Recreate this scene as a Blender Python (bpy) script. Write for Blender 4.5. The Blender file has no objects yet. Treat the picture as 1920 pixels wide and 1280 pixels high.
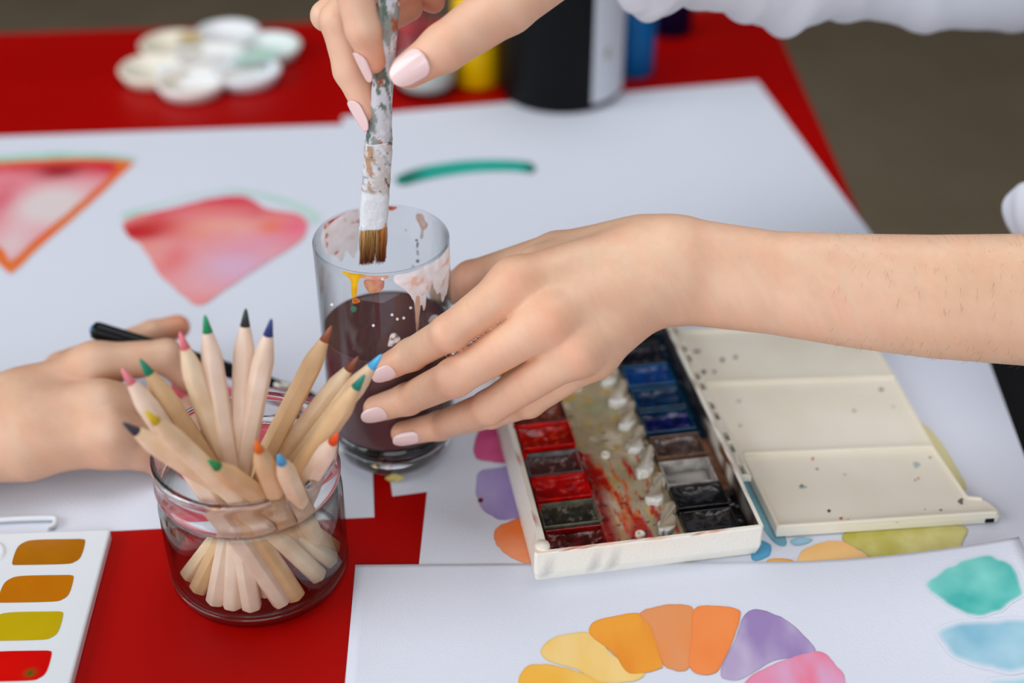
import bpy, math, random
import numpy as np
from mathutils import Vector, Matrix
rng = np.random.default_rng(7)
random.seed(7)
sc = bpy.context.scene
COL = sc.collection

# ------------------------------------------------------------------ camera
F = 2560.0; PITCH = math.radians(34.8); CH = 0.527
cam = bpy.data.cameras.new('camera'); camo = bpy.data.objects.new('camera', cam); COL.objects.link(camo)
cam.sensor_width = 36.0; cam.lens = F / 1920 * 36.0; cam.clip_start = 0.02; cam.clip_end = 60
camo.location = (0, 0, CH); camo.rotation_euler = (math.pi / 2 - PITCH, 0, 0)
cam.dof.use_dof = True; cam.dof.focus_distance = 0.715; cam.dof.aperture_fstop = 2.9; cam.dof.aperture_blades = 9
sc.camera = camo
# ------------------------------------------------------------------ world, light, exposure
w = bpy.data.worlds.new('sky'); sc.world = w; w.use_nodes = True
w.node_tree.nodes['Background'].inputs[0].default_value = (0.80, 0.88, 1.0, 1)
w.node_tree.nodes['Background'].inputs[1].default_value = 0.9
def area(name, loc, target, size, power, color, sy=None):
    l = bpy.data.lights.new(name, 'AREA'); l.shape = 'RECTANGLE'; l.size = size; l.size_y = sy or size
    l.energy = power; l.color = color
    o = bpy.data.objects.new(name, l); COL.objects.link(o); o.location = loc
    o.rotation_euler = (Vector(target) - Vector(loc)).to_track_quat('-Z', 'Y').to_euler()
    return o
area('window_light', (-2.2, -0.2, 1.5), (0, 0.7, 0), 2.2, 50, (0.92, 0.96, 1.0), 1.6)
area('front_window_light', (0.1, -1.9, 1.15), (0, 0.7, 0), 2.0, 24, (0.97, 0.98, 1.0), 1.5)
area('ceiling_light', (0.1, 1.05, 1.75), (0.05, 0.95, 0), 1.3, 17, (0.97, 0.98, 1.0))
sc.view_settings.view_transform = 'Standard'; sc.view_settings.look = 'None'
sc.view_settings.exposure = 0.0; sc.view_settings.gamma = 1.0
sc.view_settings.use_curve_mapping = False

# ------------------------------------------------------------------ measuring helpers (camera pinhole -> world)
cR = np.array([1, 0, 0.]); cU = np.array([0, math.sin(PITCH), math.cos(PITCH)]); cW = np.array([0, math.cos(PITCH), -math.sin(PITCH)])
cC = np.array([0, 0, CH])
def ray(u, v): return cR * (u - 960) / F + cU * (640 - v) / F + cW
def at(u, v, z=0.0):
    r = ray(u, v); return cC + r * ((z - CH) / r[2])
def D(u, v, d): return cC + ray(u, v) * d
def pxof(p):
    q = np.asarray(p) - cC; d = q @ cW
    return (960 + F * (q @ cR) / d, 640 - F * (q @ cU) / d, d)
def cyl(u, v, r, c, back=False):
    """point where the sight line meets an upright cylinder"""
    d = ray(u, v); ox, oy = -c[0], -c[1]
    a = d[0]**2 + d[1]**2; b = 2 * (ox * d[0] + oy * d[1]); k = ox * ox + oy * oy - r * r
    s = b * b - 4 * a * k
    s = math.sqrt(max(s, 0)); t = (-b + (s if back else -s)) / (2 * a)
    return cC + d * t

# ------------------------------------------------------------------ colours, materials
def lin(c):
    if isinstance(c, str): c = [int(c[i:i+2], 16) for i in (0, 2, 4)]
    c = np.asarray(c, float) / 255.0
    return np.where(c <= 0.04045, c / 12.92, ((c + 0.055) / 1.055) ** 2.4)
def rgba(c): return tuple(lin(c)) + (1.0,)
MATS = {}
def mat(name, color=None, rough=0.5, attr=False, bump=0.0, bscale=200, noise=0.0, nscale=40, c2=None, **kw):
    if name in MATS: return MATS[name]
    m = bpy.data.materials.new(name); m.use_nodes = True; nt = m.node_tree; b = nt.nodes['Principled BSDF']
    b.inputs['Roughness'].default_value = rough
    if attr:
        a = nt.nodes.new('ShaderNodeAttribute'); a.attribute_name = 'Col'
        nt.links.new(a.outputs['Color'], b.inputs['Base Color'])
    elif c2 is not None:
        tc = nt.nodes.new('ShaderNodeTexCoord'); n = nt.nodes.new('ShaderNodeTexNoise'); n.inputs['Scale'].default_value = nscale
        n.inputs['Detail'].default_value = 5
        r = nt.nodes.new('ShaderNodeValToRGB'); r.color_ramp.elements[0].position = 0.35; r.color_ramp.elements[1].position = 0.65
        r.color_ramp.elements[0].color = rgba(color); r.color_ramp.elements[1].color = rgba(c2)
        nt.links.new(tc.outputs['Object'], n.inputs['Vector']); nt.links.new(n.outputs['Fac'], r.inputs[0]); nt.links.new(r.outputs[0], b.inputs['Base Color'])
    else:
        b.inputs['Base Color'].default_value = rgba(color)
    if bump:
        tc = nt.nodes.new('ShaderNodeTexCoord'); n = nt.nodes.new('ShaderNodeTexNoise'); n.inputs['Scale'].default_value = bscale
        n.inputs['Detail'].default_value = 4
        bp = nt.nodes.new('ShaderNodeBump'); bp.inputs['Strength'].default_value = bump; bp.inputs['Distance'].default_value = 0.001
        nt.links.new(tc.outputs['Object'], n.inputs['Vector']); nt.links.new(n.outputs['Fac'], bp.inputs['Height']); nt.links.new(bp.outputs[0], b.inputs['Normal'])
    for k, v in kw.items():
        k = k.replace('_', ' ')
        b.inputs[k].default_value = v
    MATS[name] = m
    return m
M_paper = mat('paper', (218, 222, 234), 0.85, bump=0.25, bscale=900)
M_red = mat('red_lacquer', (160, 0, 0), 0.42, c2=(172, 4, 0), nscale=3, bump=0.05, bscale=60, Specular_IOR_Level=0.12)
M_floor = mat('floor_covering', (138, 122, 98), 0.9, c2=(148, 132, 108), nscale=6, bump=0.3, bscale=100)
M_wall = mat('wall_paint', (96, 92, 86), 0.9, bump=0.05)
M_ceil = mat('ceiling_paint', (120, 118, 114), 0.9, bump=0.05)
M_wash = mat('watercolour', attr=True, rough=0.75)
M_wet = mat('wet_paint', attr=True, rough=0.12, bump=0.35, bscale=260, Specular_IOR_Level=0.45)
M_dry = mat('dry_paint', attr=True, rough=0.45, bump=0.4, bscale=500)
M_smear = mat('thin_dry_paint', attr=True, rough=0.5)
_n = M_smear.node_tree; _b = _n.nodes['Principled BSDF']; _t = _n.nodes.new('ShaderNodeBsdfTranslucent'); _m = _n.nodes.new('ShaderNodeAddShader'); _a = [q for q in _n.nodes if q.type == 'ATTRIBUTE'][0]
_x = _n.nodes.new('ShaderNodeMix'); _x.data_type = 'RGBA'; _x.blend_type = 'MULTIPLY'; _x.inputs[0].default_value = 1.0; _x.inputs[7].default_value = (0.45, 0.45, 0.45, 1)
_n.links.new(_a.outputs['Color'], _x.inputs[6]); _n.links.new(_x.outputs[2], _t.inputs['Color']); _n.links.new(_b.outputs[0], _m.inputs[0]); _n.links.new(_t.outputs[0], _m.inputs[1]); _n.links.new(_m.outputs[0], _n.nodes['Material Output'].inputs['Surface'])
M_plastic = mat('ivory_plastic', (238, 230, 210), 0.38, c2=(242, 235, 219), nscale=30, bump=0.06, bscale=300)
M_white = mat('white_plastic', (222, 226, 230), 0.25)
M_glass = mat('clear_glass', (255, 255, 255), 0.0, Transmission_Weight=1.0, IOR=1.46)
def thin_glass(name, tint=(232, 238, 236), edge=(150, 162, 158)):
    m = bpy.data.materials.new(name); m.use_nodes = True; nt = m.node_tree; nt.nodes.remove(nt.nodes['Principled BSDF'])
    out = nt.nodes['Material Output']; tr = nt.nodes.new('ShaderNodeBsdfTransparent'); gs = nt.nodes.new('ShaderNodeBsdfGlossy'); gs.inputs['Roughness'].default_value = 0.0
    l2 = nt.nodes.new('ShaderNodeLayerWeight'); l2.inputs['Blend'].default_value = 0.5
    pw_ = nt.nodes.new('ShaderNodeMath'); pw_.operation = 'POWER'; pw_.inputs[1].default_value = 4.0; nt.links.new(l2.outputs['Facing'], pw_.inputs[0])
    fr = nt.nodes.new('ShaderNodeMath'); fr.operation = 'MULTIPLY_ADD'; fr.inputs[1].default_value = 0.7; fr.inputs[2].default_value = 0.035; nt.links.new(pw_.outputs[0], fr.inputs[0]); mx = nt.nodes.new('ShaderNodeMixShader')
    lw = nt.nodes.new('ShaderNodeLayerWeight'); lw.inputs['Blend'].default_value = 0.35; rp = nt.nodes.new('ShaderNodeValToRGB')
    rp.color_ramp.elements[0].position = 0.3; rp.color_ramp.elements[0].color = rgba(tint); rp.color_ramp.elements[1].position = 1.0; rp.color_ramp.elements[1].color = rgba(edge)
    nt.links.new(lw.outputs['Facing'], rp.inputs[0]); nt.links.new(rp.outputs[0], tr.inputs['Color'])
    nt.links.new(fr.outputs[0], mx.inputs[0]); nt.links.new(tr.outputs[0], mx.inputs[1]); nt.links.new(gs.outputs[0], mx.inputs[2]); nt.links.new(mx.outputs[0], out.inputs['Surface'])
    return m
M_thin = thin_glass('thin_glass', (250, 251, 251), (176, 184, 184)); M_jar = thin_glass('jar_glass', (252, 253, 252), (112, 124, 112))
M_wood = mat('pale_wood', (236, 212, 180), 0.6, c2=(222, 190, 152), nscale=60, bump=0.1, bscale=400)
M_black = mat('black_plastic', (8, 12, 13), 0.5, Specular_IOR_Level=0.15)
M_skin = mat('skin', attr=True, rough=0.5, bump=0.12, bscale=900, Subsurface_Weight=0.12, Subsurface_Scale=0.004)
M_nail = mat('nail_polish', (240, 208, 204), 0.18, Coat_Weight=0.4)
M_cloth = mat('white_cotton', (222, 225, 234), 0.9, bump=0.3, bscale=700)
M_dark = mat('black_cotton', (9, 10, 14), 0.9, bump=0.3, bscale=500)

# ------------------------------------------------------------------ objects
def tag(o, label=None, cat=None, group=None, kind=None):
    for k, v in (('label', label), ('category', cat), ('group', group), ('kind', kind)):
        if v: o[k] = v
    return o
def empty(name, loc, rz=0.0, **kw):
    o = bpy.data.objects.new(name, None); o.empty_display_size = 0.02; COL.objects.link(o)
    o.location = tuple(loc); o.rotation_euler = (0, 0, rz)
    return tag(o, **kw)
bpy.context.view_layer.update()
def obj(name, verts, faces, m, parent=None, smooth=True, cols=None, local=False):
    """one mesh; vertices in world metres unless local"""
    me = bpy.data.meshes.new(name)
    V = np.asarray(verts, float)
    if parent is not None and not local:
        bpy_m = wmat(parent); V = np.c_[V, np.ones(len(V))] @ np.array(bpy_m.inverted()).T; V = V[:, :3]
    me.from_pydata(V.tolist(), [], [list(map(int, f)) for f in faces]) if not isinstance(faces, np.ndarray) else me_quads(me, V, faces)
    if smooth: me.polygons.foreach_set('use_smooth', np.ones(len(me.polygons), bool))
    if cols is not None:
        a = me.color_attributes.new('Col', 'FLOAT_COLOR', 'POINT')
        a.data.foreach_set('color', np.c_[cols, np.ones(len(cols))].astype(np.float32).ravel())
    me.materials.append(m); me.update()
    o = bpy.data.objects.new(name, me); COL.objects.link(o)
    if parent is not None: o.parent = parent
    return o
def me_quads(me, V, Q):
    n = Q.shape[1]
    me.vertices.add(len(V)); me.vertices.foreach_set('co', V.astype(np.float32).ravel())
    me.loops.add(Q.size); me.loops.foreach_set('vertex_index', Q.astype(np.int32).ravel())
    me.polygons.add(len(Q)); me.polygons.foreach_set('loop_start', np.arange(0, Q.size, n, dtype=np.int32))
    me.polygons.foreach_set('loop_total', np.full(len(Q), n, dtype=np.int32)); me.update(calc_edges=True)
def wmat(o):
    m = Matrix.LocRotScale(o.location, o.rotation_euler, o.scale)
    return wmat(o.parent) @ m if o.parent else m
def join(parts):
    V = []; Fc = []; k = 0; C = []
    for p in parts:
        v, f = p[0], p[1]
        V += [tuple(a) for a in v]; Fc += [[i + k for i in q] for q in f]; k += len(v)
        if len(p) > 2: C += [tuple(p[2])] * len(v)
    return V, Fc, (np.array(C) if C else None)
def boxg(x0, x1, y0, y1, z0, z1, b=0.0):
    """box with optional chamfered vertical + top edges"""
    if not b:
        v = [(x, y, z) for z in (z0, z1) for (x, y) in ((x0, y0), (x1, y0), (x1, y1), (x0, y1))]
        return v, [(3, 2, 1, 0), (4, 5, 6, 7), (0, 1, 5, 4), (1, 2, 6, 5), (2, 3, 7, 6), (3, 0, 4, 7)]
    pts = [(x0 + b, y0), (x1 - b, y0), (x1, y0 + b), (x1, y1 - b), (x1 - b, y1), (x0 + b, y1), (x0, y1 - b), (x0, y0 + b)]
    return prism(pts, z0, z1, b)
def prism(pts, z0, z1, b=0.0):
    n = len(pts); P = np.array(pts, float); c = P.mean(0)
    area2 = sum(P[i][0] * P[(i + 1) % n][1] - P[(i + 1) % n][0] * P[i][1] for i in range(n))
    if area2 < 0: P = P[::-1]
    rings = [(P, z0), (P, z1 - b)]
    if b:
        nrm = []
        for i in range(n):
            e1 = P[i] - P[i - 1]; e2 = P[(i + 1) % n] - P[i]
            n1 = np.array([e1[1], -e1[0]]) / (np.linalg.norm(e1) + 1e-12); n2 = np.array([e2[1], -e2[0]]) / (np.linalg.norm(e2) + 1e-12)
            m_ = n1 + n2; nrm.append(m_ / max(np.linalg.norm(m_)**2 / 2, 0.3))
        nrm = np.array(nrm)
        rings += [(P - nrm * b * 0.3, z1 - b * 0.3), (P - nrm * b, z1)]
    V = [(p[0], p[1], z) for R_, z in rings for p in R_]; Fc = [tuple(range(n))[::-1]]
    for k in range(len(rings) - 1):
        for i in range(n):
            j = (i + 1) % n; Fc.append((k * n + i, k * n + j, (k + 1) * n + j, (k + 1) * n + i))
    Fc.append(tuple(range((len(rings) - 1) * n, len(rings) * n)))
    return V, Fc
def lathe(prof, n=64, c=(0, 0, 0), closed=False):
    """prof list of (r,z); ends on axis are capped"""
    V = []; Fc = []; rings = []
    for r, z in prof:
        if r < 1e-6: rings.append([len(V)]); V.append((c[0], c[1], c[2] + z))
        else:
            rings.append(list(range(len(V), len(V) + n)))
            V += [(c[0] + r * math.cos(2 * math.pi * i / n), c[1] + r * math.sin(2 * math.pi * i / n), c[2] + z) for i in range(n)]
    m = len(rings)
    for k in range(m if closed else m - 1):
        a, b = rings[k], rings[(k + 1) % m]
        for i in range(n):
            j = (i + 1) % n
            if len(a) == 1 and len(b) == 1: continue
            if len(a) == 1: Fc.append((a[0], b[j], b[i]))
            elif len(b) == 1: Fc.append((a[i], a[j], b[0]))
            else: Fc.append((a[i], a[j], b[j], b[i]))
    return V, Fc
def frame(t):
    t = np.asarray(t, float); t = t / np.linalg.norm(t)
    a = np.array([0, 0, 1.]) if abs(t[2]) < 0.9 else np.array([1., 0, 0])
    s = np.cross(t, a); s /= np.linalg.norm(s); return t, s, np.cross(s, t)
def tube(pts, rad, n=20, cap=True, fold=None, sect=None):
    pts = [np.asarray(p, float) for p in pts]; V = []; Fc = []; N = len(pts)
    prev = None
    for k, p in enumerate(pts):
        t = pts[min(k + 1, N - 1)] - pts[max(k - 1, 0)]; t /= np.linalg.norm(t)
        if prev is None: _, s, u = frame(t)
        else:
            s = prev - t * (prev @ t); s /= np.linalg.norm(s); u = np.cross(s, t)
        prev = s
        for i in range(n):
            a = 2 * math.pi * i / n
            r = rad[k] * (sect(a) if sect else 1.0)
            if fold: r *= fold(k / (N - 1), a)
            V.append(tuple(p + s * r * math.cos(a) + u * r * math.sin(a)))
    for k in range(N - 1):
        for i in range(n):
            j = (i + 1) % n; Fc.append((k * n + i, (k + 1) * n + i, (k + 1) * n + j, k * n + j))
    if cap: Fc.append(tuple(range(n))); Fc.append(tuple(range((N - 1) * n, N * n))[::-1])
    return V, Fc
def spline(P, n=8, closed=False):
    P = [np.asarray(p, float) for p in P]; out = []; m = len(P)
    rngk = range(m) if closed else range(m - 1)
    for k in rngk:
        g = (lambda i: P[i % m]) if closed else (lambda i: P[min(max(i, 0), m - 1)])
        a, b, c, d = g(k - 1), g(k), g(k + 1), g(k + 2)
        for i in range(n):
            t = i / n
            out.append(0.5 * (2 * b + (c - a) * t + (2 * a - 5 * b + 4 * c - d) * t * t + (3 * b - a - 3 * c + d) * t**3))
    if not closed: out.append(P[-1])
    return out

# ------------------------------------------------------------------ noise and paint patches
def _h(ix, iy, s):
    v = np.sin(ix * 127.1 + iy * 311.7 + s * 74.7) * 43758.5453
    return v - np.floor(v)
def vnoise(x, y, s=0):
    ix, iy = np.floor(x), np.floor(y); fx, fy = x - ix, y - iy
    fx = fx * fx * (3 - 2 * fx); fy = fy * fy * (3 - 2 * fy)
    a = _h(ix, iy, s); b = _h(ix + 1, iy, s); c = _h(ix, iy + 1, s); d = _h(ix + 1, iy + 1, s)
    return (a * (1 - fx) + b * fx) * (1 - fy) + (c * (1 - fx) + d * fx) * fy
def fbm(x, y, s=0, o=4):
    r = 0; a = 0.5; t = 0
    for k in range(o):
        r = r + a * vnoise(x * 2**k, y * 2**k, s + k * 13); t += a; a *= 0.5
    return r / t
def polysdf(X, Y, poly):
    P = np.array(poly); n = len(P); best = np.full(X.shape, 1e9); bx = np.zeros(X.shape); by = np.zeros(X.shape); ins = np.zeros(X.shape, bool)
    for i in range(n):
        ax, ay = P[i]; cx, cy = P[(i + 1) % n]; ex, ey = cx - ax, cy - ay; L = ex * ex + ey * ey + 1e-18
        t = np.clip(((X - ax) * ex + (Y - ay) * ey) / L, 0, 1); qx, qy = ax + t * ex, ay + t * ey
        d = (X - qx)**2 + (Y - qy)**2; m = d < best; best = np.where(m, d, best); bx = np.where(m, qx, bx); by = np.where(m, qy, by)
        if abs(ey) > 1e-15:
            c = ((ay > Y) != (cy > Y)) & (X < ex * (Y - ay) / ey + ax); ins ^= c
    return np.where(ins, 1, -1) * np.sqrt(best), bx, by
def patch(name, poly, step, mapf, colf, m, parent, smooth_poly=6, rag=0.0, rs=0):
    """painted shape: fine mesh clipped to a 2-D outline, colours per vertex"""
    if smooth_poly: poly = [tuple(p) for p in spline(poly, smooth_poly, True)]
    if rag:
        Q = np.array(poly); c = Q.mean(0); n_ = fbm(Q[:, 0] / rag / 5 + 31, Q[:, 1] / rag / 5, rs, 3) - 0.5
        dd = Q - c; dd /= (np.linalg.norm(dd, axis=1)[:, None] + 1e-9); Q = Q + dd * (n_ * 2.5 * rag)[:, None]; poly = [tuple(p) for p in Q]
    P = np.array(poly); lo = P.min(0) - step; hi = P.max(0) + step
    nx, ny = int((hi[0] - lo[0]) / step) + 2, int((hi[1] - lo[1]) / step) + 2
    X, Y = np.meshgrid(lo[0] + np.arange(nx) * step, lo[1] + np.arange(ny) * step, indexing='ij')
    d, bx, by = polysdf(X, Y, poly); ins = d > 0
    near = (~ins) & (d > -step * 1.5); X2 = np.where(near, bx, X); Y2 = np.where(near, by, Y); ok = ins | near
    cell = ok[:-1, :-1] & ok[1:, :-1] & ok[1:, 1:] & ok[:-1, 1:] & (ins[:-1, :-1] | ins[1:, :-1] | ins[1:, 1:] | ins[:-1, 1:])
    I, J = np.nonzero(cell); idx = np.arange(nx * ny).reshape(nx, ny)
    Q = np.stack([idx[I, J], idx[I + 1, J], idx[I + 1, J + 1], idx[I, J + 1]], 1)
    used, inv = np.unique(Q, return_inverse=True); Q = inv.reshape(Q.shape)
    xs, ys, ds = X2.ravel()[used], Y2.ravel()[used], np.maximum(d.ravel()[used], 0)
    V = mapf(xs, ys); C = colf(xs, ys, ds)
    return obj(name, V, Q, m, parent, True, C)
PAPER = lin((218, 222, 234))
def wash(c1, c2, sc_=60, s=0, edge=0.0012, edark=0.82, fade=0.0, streak=None, c3=None, f3=0.62):
    c1, c2 = lin(c1), lin(c2)
    def f(x, y, d):
        n = fbm(x * sc_ + s, y * sc_ * (streak or 1), s, 4); n = np.clip((n - 0.3) / 0.4, 0, 1)[:, None]
        c = c1 * (1 - n) + c2 * n
        if c3 is not None:
            k = np.clip((fbm(x * sc_ * 0.8 + 9, y * sc_ * 0.8, s + 5, 3) - f3) / 0.12, 0, 1)[:, None]; c = c * (1 - k) + lin(c3) * k
        e = np.exp(-(d / edge)**2)[:, None]; c = c * (1 - e * (1 - edark))
        if fade: k = np.clip(d / fade, 0, 1)[:, None]; k = k * k * (3 - 2 * k); c = PAPER * (1 - k) + c * k
        return c
    return f

# ------------------------------------------------------------------ SETTING
def quadobj(name, x0, x1, y0, y1, z, m, kind='structure'):
    o = obj(name, *boxg(x0, x1, y0, y1, z - 0.05, z), m, smooth=False); o['kind'] = kind; return o
quadobj('floor', -3.5, 3.5, -2.5, 5.0, -0.74, M_floor)
for nm, g, m_ in (('wall_back', (-3.5, 3.5, 5.0, 5.1, -0.79, 1.96), M_wall), ('wall_right', (3.5, 3.6, -2.5, 5.1, -0.79, 1.96), M_wall), ('wall_left', (-3.6, -3.5, 1.6, 5.1, -0.79, 1.96), M_wall), ('ceiling', (-3.6, 3.6, -2.5, 5.1, 1.96, 2.0), M_ceil)):
    wb = obj(nm, *boxg(*g), m_, smooth=False); wb['kind'] = 'structure'
bb = obj('baseboard_back', *boxg(-3.5, 3.5, 4.975, 5.0, -0.74, -0.62), M_wall, smooth=False); bb['kind'] = 'structure'

# ------------------------------------------------------------------ TABLE
tb = empty('table', (-0.12, 0.63, -0.74), label='red lacquered wooden table under all the papers and paints', cat='table')
tc = [(-0.525, 1.300), (0.268, 1.372), (0.285, -0.12), (-0.50, -0.12)]
def round_poly(P, r, n=5):
    out = []; P = [np.array(p, float) for p in P]; m = len(P)
    for i in range(m):
        a, b, c = P[i - 1], P[i], P[(i + 1) % m]; u = (a - b) / np.linalg.norm(a - b); v = (c - b) / np.linalg.norm(c - b)
        p, q = b + u * r, b + v * r
        for k in range(n + 1):
            t = k / n; out.append(tuple((1 - t)**2 * p + 2 * t * (1 - t) * b + t * t * q))
    return out
obj('tabletop', *prism(round_poly(tc, 0.012), -0.028, 0.0, 0.003), M_red, tb, smooth=False)
obj('apron', *join([boxg(-0.46, 0.23, 1.23, 1.25, -0.10, -0.028), boxg(-0.46, 0.23, -0.06, -0.04, -0.10, -0.028), boxg(-0.47, -0.45, -0.06, 1.25, -0.10, -0.028), boxg(0.21, 0.23, -0.06, 1.25, -0.10, -0.028)])[:2], M_red, tb, smooth=False)
for x in (-0.45, 0.21):
    for y in (-0.04, 1.23): obj('leg', *tube([(x, y, -0.74), (x, y, -0.028)], [0.016, 0.025], 12), M_red, tb)

# ------------------------------------------------------------------ SHEETS OF PAPER
def w2(u, v, z=0): p = at(u, v, z); return (p[0], p[1])
def sheet(corners, z, label, step=None, zf=None):
    P = np.array(corners); r = empty('paper_sheet', (P[:, 0].mean(), P[:, 1].mean(), 0), label=label, cat='paper')
    if zf is None:
        obj('sheet', *prism([tuple(p) for p in P], z - 0.0004, z), M_paper, r, smooth=False)
    else:
        n = 60; a, b, c, d = P; s = np.linspace(0, 1, n)
        S, T = np.meshgrid(s, s, indexing='ij'); G = (a * ((1 - S) * (1 - T))[..., None] + b * (S * (1 - T))[..., None] + c * (S * T)[..., None] + d * ((1 - S) * T)[..., None])
        zz = zf(G[..., 0], G[..., 1]); V = np.concatenate([np.c_[G.reshape(-1, 2), zz.ravel()], np.c_[G.reshape(-1, 2), zz.ravel() - 0.0004]])
        I, J = np.meshgrid(np.arange(n - 1), np.arange(n - 1), indexing='ij'); i0 = (I * n + J).ravel()
        Q = np.stack([i0, i0 + n, i0 + n + 1, i0 + 1], 1); Q2 = Q[:, ::-1] + n * n
        e = list(range(0, n * n, n)) ; R_ = []
        per = [k * n for k in range(n)] + [(n - 1) * n + k for k in range(1, n)] + [k * n + n - 1 for k in range(n - 2, -1, -1)] + list(range(n - 2, 0, -1))
        for k in range(len(per)):
            p, q = per[k], per[(k + 1) % len(per)]; R_.append((p, p + n * n, q + n * n, q))
        obj('sheet', V, np.concatenate([Q, Q2, np.array(R_)]), M_paper, r, False)
    return r
bBL = np.array(w2(736, 932)); bTL = np.array(w2(641, 221)); bTR = np.array(w2(1420, 154)); bBR = bBL + bTR - bTL
zA, zB, zC, zD = 0.0011, 0.0006, 0.0016, 0.0022
shB = sheet([bBL, bBR, bTR, bTL], zA, 'large white sheet with a single green brush stroke behind the glass')
aBR = np.array(w2(702, 970)); aTR = np.array(w2(676, 233.5)); aTL = np.array(w2(0, 257)); aTL = aTR + (aTL - aTR) * 1.35; aBL = aBR + (aTL - aTR)
shA = sheet([aBL, aBR, aTR, aTL], zB, 'large white sheet with painted watermelon slices at left')
cTL = np.array([-0.040, 0.80]); cTR = np.array([0.308, 0.80])
c1, c2 = np.array(w2(786, 1060)), np.array(w2(801, 925)); dl = (c2 - c1) / (c2 - c1)[1]
c3, c4 = np.array(w2(1920, 860)), np.array(w2(1857, 690)); dr = (c4 - c3) / (c4 - c3)[1]
shC = sheet([c1 + dl * (0.46 - c1[1]), c3 + dr * (0.46 - c3[1]), c3 + dr * (0.80 - c3[1]), c1 + dl * (0.79 - c1[1])], zC, 'white sheet with a painted colour wheel lying under the open paint box')
dTL = np.array(w2(667, 1064)); dM = np.array(w2(1430, 1058)); dd = (dM - dTL) / np.linalg.norm(dM - dTL); dpn = np.array([-dd[1], dd[0]])
Ld = np.linalg.norm(np.array(w2(1900, 1040)) - dTL) - 0.003
dBLp = np.array(w2(648, 1280)); dlv = (dBLp - dTL) / np.linalg.norm(dBLp - dTL)
dTR = dTL + dd * Ld
def zfD(x, y):
    s = (x - dTL[0]) * dd[0] + (y - dTL[1]) * dd[1]; t = -((x - dTL[0]) * dpn[0] + (y - dTL[1]) * dpn[1])
    k = np.clip((s - 0.235) / (Ld - 0.235), 0, 1.2); return zD + 0.017 * k**1.8 * np.exp(-(t / 0.13)**2)
shD = sheet([dTL + dlv * 0.16, dTR + dlv * 0.16, dTR, dTL], zD, 'nearest white sheet with orange, violet and teal swatches', zf=zfD)
def onD(u, v):
    z = zD
    for _ in range(12): p = at(u, v, z); z = float(zfD(p[0], p[1]))
    return (p[0], p[1])
EPS = 0.00025
SWN = [0]
def swatch(name, pts, sh, z, colf, step=0.0012, sm=6, rag=0.0008, rs=0, label=None):
    SWN[0] += 1; EPS = 0.00018 + 0.00004 * (SWN[0] % 9)
    if sh is shD: poly = [onD(*p) for p in pts]; mf = lambda x, y: np.c_[x, y, zfD(x, y) + EPS]
    else: poly = [w2(*p, z) for p in pts]; mf = lambda x, y: np.c_[x, y, np.full(x.shape, z + EPS)]
    o = patch(name, poly, step, mf, colf, M_wash, sh, sm, rag, rs)
    if label: o['label'] = label
    return o
# watermelon slices on sheet A
def melon(center, tipdir, topc, pink, s, orange=None):
    pass
def gau(x, y, u, v, su, sv, z=0.0009):
    q = w2(u, v, z); return np.exp(-(((x - q[0]) / su)**2 + ((y - q[1]) / sv)**2))[:, None]
def lay(c, g, col): g = np.clip(g, 0, 1); return c * (1 - g) + lin(col) * g
def melon1(x, y, d):
    n = fbm(x * 45, y * 45, 3)[:, None]; c = lin((230, 110, 124)) * (1 - n) + lin((236, 160, 170)) * n
    c = lay(c, gau(x, y, 95, 385, 0.030, 0.034) * 1.4, (224, 208, 208)); c = lay(c, gau(x, y, 20, 460, 0.016, 0.03), (224, 196, 198))
    top = np.clip((y - w2(100, 338)[1]) / 0.022 + (n[:, 0] - 0.5) * 1.2, 0, 1)[:, None]; c = lay(c, top, (214, 34, 50))
    c = lay(c, gau(x, y, 110, 322, 0.018, 0.012) * 1.2, (160, 8, 22)); c = lay(c, gau(x, y, 0, 380, 0.010, 0.03) * 0.6, (214, 60, 90))
    return c
gr_edge = wash((160, 214, 190), (130, 200, 170), 30, 2, 0.001, 1.0, fade=0.004)
swatch('painted_rind', [(-150, 306), (0, 292), (120, 284), (240, 292), (250, 302), (120, 300), (0, 306), (-150, 318)], shA, zB, gr_edge, rag=0)
swatch('painted_melon_outline', [(-160, 312), (0, 303), (150, 296), (247, 302), (240, 318), (150, 400), (80, 460), (30, 508), (14, 512), (-20, 480), (-160, 350)], shA, zB + EPS, wash((226, 120, 50), (236, 100, 20), 30, 4, 0.002, 1.0, fade=0.0012), rag=0.0008, label='orange outline of the left melon slice')
swatch('painted_melon_slice', [(-150, 320), (0, 312), (140, 304), (218, 312), (140, 388), (70, 446), (22, 488), (8, 470), (-30, 440), (-150, 350)], shA, zB + 2 * EPS, melon1, rag=0.001)
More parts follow.
